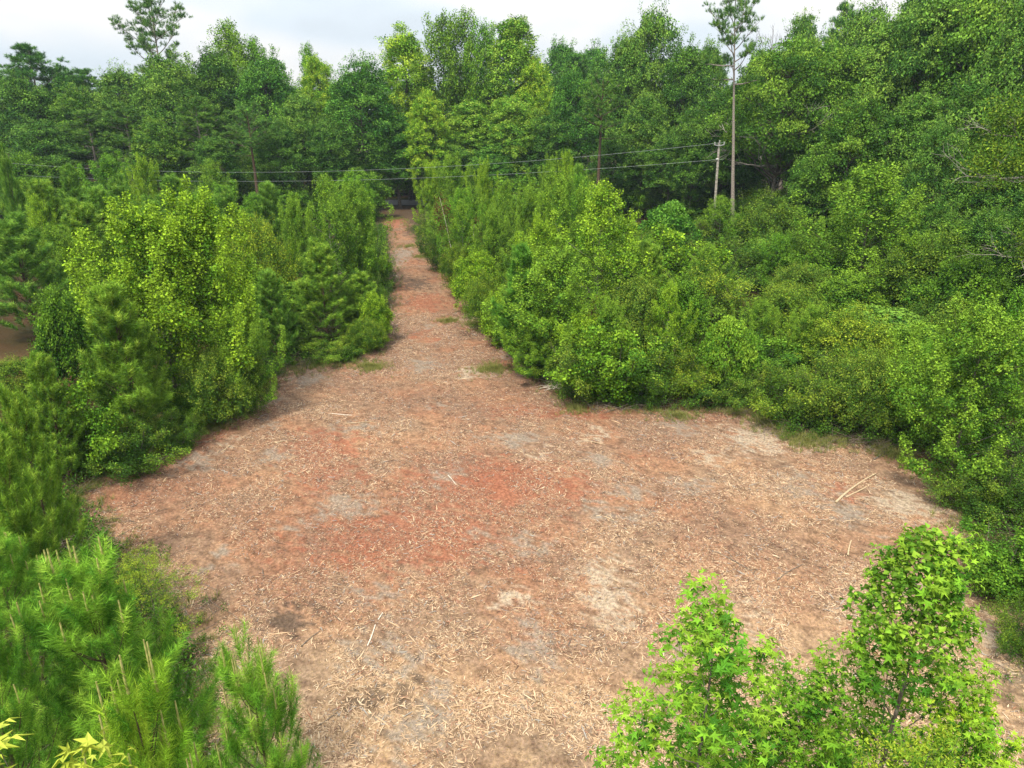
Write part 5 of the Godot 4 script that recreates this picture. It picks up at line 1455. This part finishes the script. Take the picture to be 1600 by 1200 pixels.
func build_details() -> void:
	rng.seed = 4242
	var woods := {"pale": "split_pale_wood", "grey": "dead_wood", "white": "white_wood", "brown": "red_brush", "red": "red_brush"}
	for r in stick_rows:
		var a := Vector3(r[0], 0, r[1])
		var b := Vector3(r[2], 0, r[3])
		var w := Wood.new()
		var half := (b - a) * 0.5
		var pts := PackedVector3Array()
		var bend := half.cross(Vector3.UP).normalized() * half.length() * rr(-0.08, 0.08)
		for k in 6:
			var t := k / 5.0 * 2.0 - 1.0
			pts.append(half * t + bend * (1.0 - t * t) + Vector3(0, rr(0, 0.012), 0))
		w.tube(pts, r[4], r[4] * 0.6, 6)
		var mid := (a + b) * 0.5
		mid.y = ground_y(mid.x, mid.z) + r[4] * 0.8
		var o := whole("stick", w.mesh(), mat[woods[r[5]]], r[6], "stick")
		o.position = mid
	for r in pile_rows:
		var o := thing("brush_pile", r[4], "brush pile", Vector3(r[0], ground_y(r[0], r[1]), r[1]))
		for q in 5:
			var w := Wood.new()
			for k in 14:
				var foot := Vector3(rr(-1, 1) * r[2], rr(0.0, 0.12), rr(-0.6, 0.6) * r[2])
				w.tube(arc(foot, Vector3(rr(-1, 1), rr(-0.05, 0.4), rr(-1, 1)), rr(0.4, 1.2), -0.25, 3, 0.18), rr(0.008, 0.016), 0.005, 4)
			var piece := part("twigs", w.mesh(), mat[{"pale": "white_wood", "brown": "red_brush", "red": "red_brush", "grey": "dead_wood"}[r[3]]], o)
			piece.set_meta("kind", "stuff")
	# dead brown sapling on two white stems by the path
	var s := thing("dead_sapling", "dead sapling with brown leaves on bare white stems beside the path", "dead tree", Vector3(-4.1, 0, -54.2))
	var l := Leafage.new()
	for stem in [[Vector3(0, 0, 0), Vector3(-0.18, 1, 0), 6.6], [Vector3(0.9, 0, 0.3), Vector3(0.0, 1, 0.05), 4.6]]:
		var w := Wood.new()
		var b := arc(stem[0], stem[1], stem[2], 0.1, 6, 0.06)
		w.tube(b, 0.035, 0.012, 6)
		part("stem", w.mesh(), mat["white_wood"], s)
		for k in 150:
			var u := rr(0.3, 1.0)
			put(l, "dead_leaf", along(b, u) + unit() * 0.55, unit() + Vector3.DOWN * 0.3, rr(0.8, 1.3), rng.randi() % 3)
	part("crown", l.mesh(), foliage["dead_leaf_a"], s).set_meta("kind", "stuff")
	# dead foliage caught in the corner sweetgum
	# the leafless tree on the skyline
	var bare := thing("bare_tree", "leafless grey treetop on the skyline beside the tall bare-trunked pine", "dead tree", Vector3(33.2, 0, -100.0))
	var bole := Wood.new()
	bole.tube(trunk_line(19.5, 0.3), 0.22, 0.09, 7)
	part("trunk", bole.mesh(), mat["grey_bark"], bare)
	for k in 6:
		var w := Wood.new()
		var a := TAU * k / 6.0
		fork(w, Vector3(0, 16.4 + 0.12 * k, 0), Vector3(cos(a) * 0.6, 1.0, sin(a) * 0.6), 2.6, 0.08, 3, 0.45)
		part("limb", w.mesh(), mat["grey_bark"], bare)
	# the near oak whose trunk stands outside the picture and whose bough reaches in
	var oak := thing("near_oak", "grey leaning bough with thin olive leaves and bare lichen-grey twigs", "tree", Vector3(28.2, 0, -35.0))
	var t := Wood.new()
	var tl := trunk_line(15.0, 0.3)
	t.tube(tl, 0.32, 0.1, 8, 0.4)
	part("trunk", t.mesh(), mat["grey_bark"], oak)
	var leaves := Leafage.new()
	for q in [[9.9, Vector3(-1, -0.06, 0.12), 7.3], [11.3, Vector3(-1, 0.08, 0.0), 5.5], [8.2, Vector3(-0.9, -0.25, 0.4), 5.5], [12.0, Vector3(-0.7, 0.4, 0.5), 5.0], [11.5, Vector3(0.8, 0.3, 0.5), 5.0], [10.0, Vector3(0.5, 0.2, -0.9), 5.5]]:
		var limb := Wood.new()
		var b := arc(Vector3(0, q[0], 0), q[1], q[2], 0.05, 6, 0.1)
		limb.tube(b, 0.13, 0.035, 6)
		for k in 7:
			var u := 0.35 + 0.65 * k / 6.0
			var side := heading(b, u).cross(Vector3.UP).normalized() * (1.0 if k % 2 else -1.0)
			fork(limb, along(b, u), heading(b, u) + side * 0.7 + Vector3.UP * rr(-0.3, 0.3), rr(0.7, 1.5), 0.022, 2, 0.6)
			for s2 in 80:
				put(leaves, "shrub", along(b, u) + Vector3.UP * rr(0.1, 1.1) + unit() * rr(0.2, 1.1), unit() + Vector3.UP * 0.5, rr(1.1, 1.6), rng.randi() % 5)
		part("limb", limb.mesh(), mat["pale_bark"], oak)
	part("crown", leaves.mesh(), foliage["shrub_o"], oak).set_meta("kind", "stuff")

func make_sky() -> PanoramaSkyMaterial:
	var n := FastNoiseLite.new()
	n.seed = 11
	n.frequency = 1.6
	n.fractal_octaves = 5
	var w := 1024
	var h := 512
	var im := Image.create(w, h, false, Image.FORMAT_RGBF)
	for y in h:
		var el := PI * 0.5 - PI * (y + 0.5) / h
		for x in w:
			var az := TAU * (x + 0.5) / w
			var c := Color(0.25, 0.25, 0.24)
			if el > -0.02:
				var s := sin(maxf(el, 0.0))
				var d := Vector3(cos(az) * cos(el), s * 3.4, sin(az) * cos(el)) * 1.5
				var k := n.get_noise_3d(d.x * 1.3, d.y * 1.3, d.z * 1.3)
				# overcast: brighter overhead than at the horizon
				var lum := SKY_HORIZON * (1.0 + 1.6 * s) * (1.0 + 0.22 * k)
				var tone := Color(0.9, 1.0, 1.09).lerp(Color(1.02, 1.0, 0.98), clampf(0.5 + 1.6 * k, 0.0, 1.0))
				c = Color(tone.r * lum, tone.g * lum, tone.b * lum)
			im.set_pixel(x, y, c)
	var m := PanoramaSkyMaterial.new()
	m.panorama = ImageTexture.create_from_image(im)
	return m

const SKY_HORIZON := 0.242

func _ready() -> void:
	# camera
	var cam := Camera3D.new()
	cam.name = "camera"
	cam.fov = 56.8
	cam.far = 3000.0
	cam.near = 0.05
	cam.position = Vector3(0, 13.0, 0)
	cam.rotation_degrees = Vector3(-21.6, 0, 0)
	add_child(cam)
	cam.current = true
	# sky, exposure
	var env := Environment.new()
	env.background_mode = Environment.BG_SKY
	env.sky = Sky.new()
	env.sky.sky_material = make_sky()
	env.tonemap_mode = Environment.TONE_MAPPER_LINEAR
	env.tonemap_exposure = 3.6
	env.fog_enabled = true
	env.fog_density = 0.0002
	env.fog_light_color = Color(0.8, 0.88, 0.95)
	env.sdfgi_enabled = true
	env.ssao_enabled = true
	env.ssil_enabled = true
	var we := WorldEnvironment.new()
	we.name = "world"
	we.environment = env
	add_child(we)
	# sun behind thin cloud
	var sun := DirectionalLight3D.new()
	sun.name = "sun"
	sun.light_energy = 0.5
	sun.light_color = Color(1.0, 0.965, 0.9)
	sun.light_angular_distance = 12.0
	sun.shadow_enabled = true
	sun.rotation_degrees = Vector3(-58, -28, 0)
	add_child(sun)

	rng.seed = 20240611
	mulch_noise.seed = 3
	mulch_noise.frequency = 0.22
	mulch_noise.fractal_octaves = 4
	patch_noise.seed = 17
	patch_noise.frequency = 0.12
	patch_noise.fractal_octaves = 4
	clearing = PackedVector2Array(clearing_edge)
	for k in 90:
		var q := Vector2(rr(-17.0, 17.0), -rr(11.0, 60.0))
		if Geometry2D.is_point_in_polygon(q, clearing):
			soil_patches.append([["ash", "ash", "red", "sand"][k % 4], q.x, q.y, rr(0.15, 0.7), rr(0.15, 0.6)])
	build_ground()
	build_road()
	build_species()
	build_woods_and_scrub()
	build_power_line()
	rng.seed = 77
	build_chips()
	build_undergrowth()
	build_details()
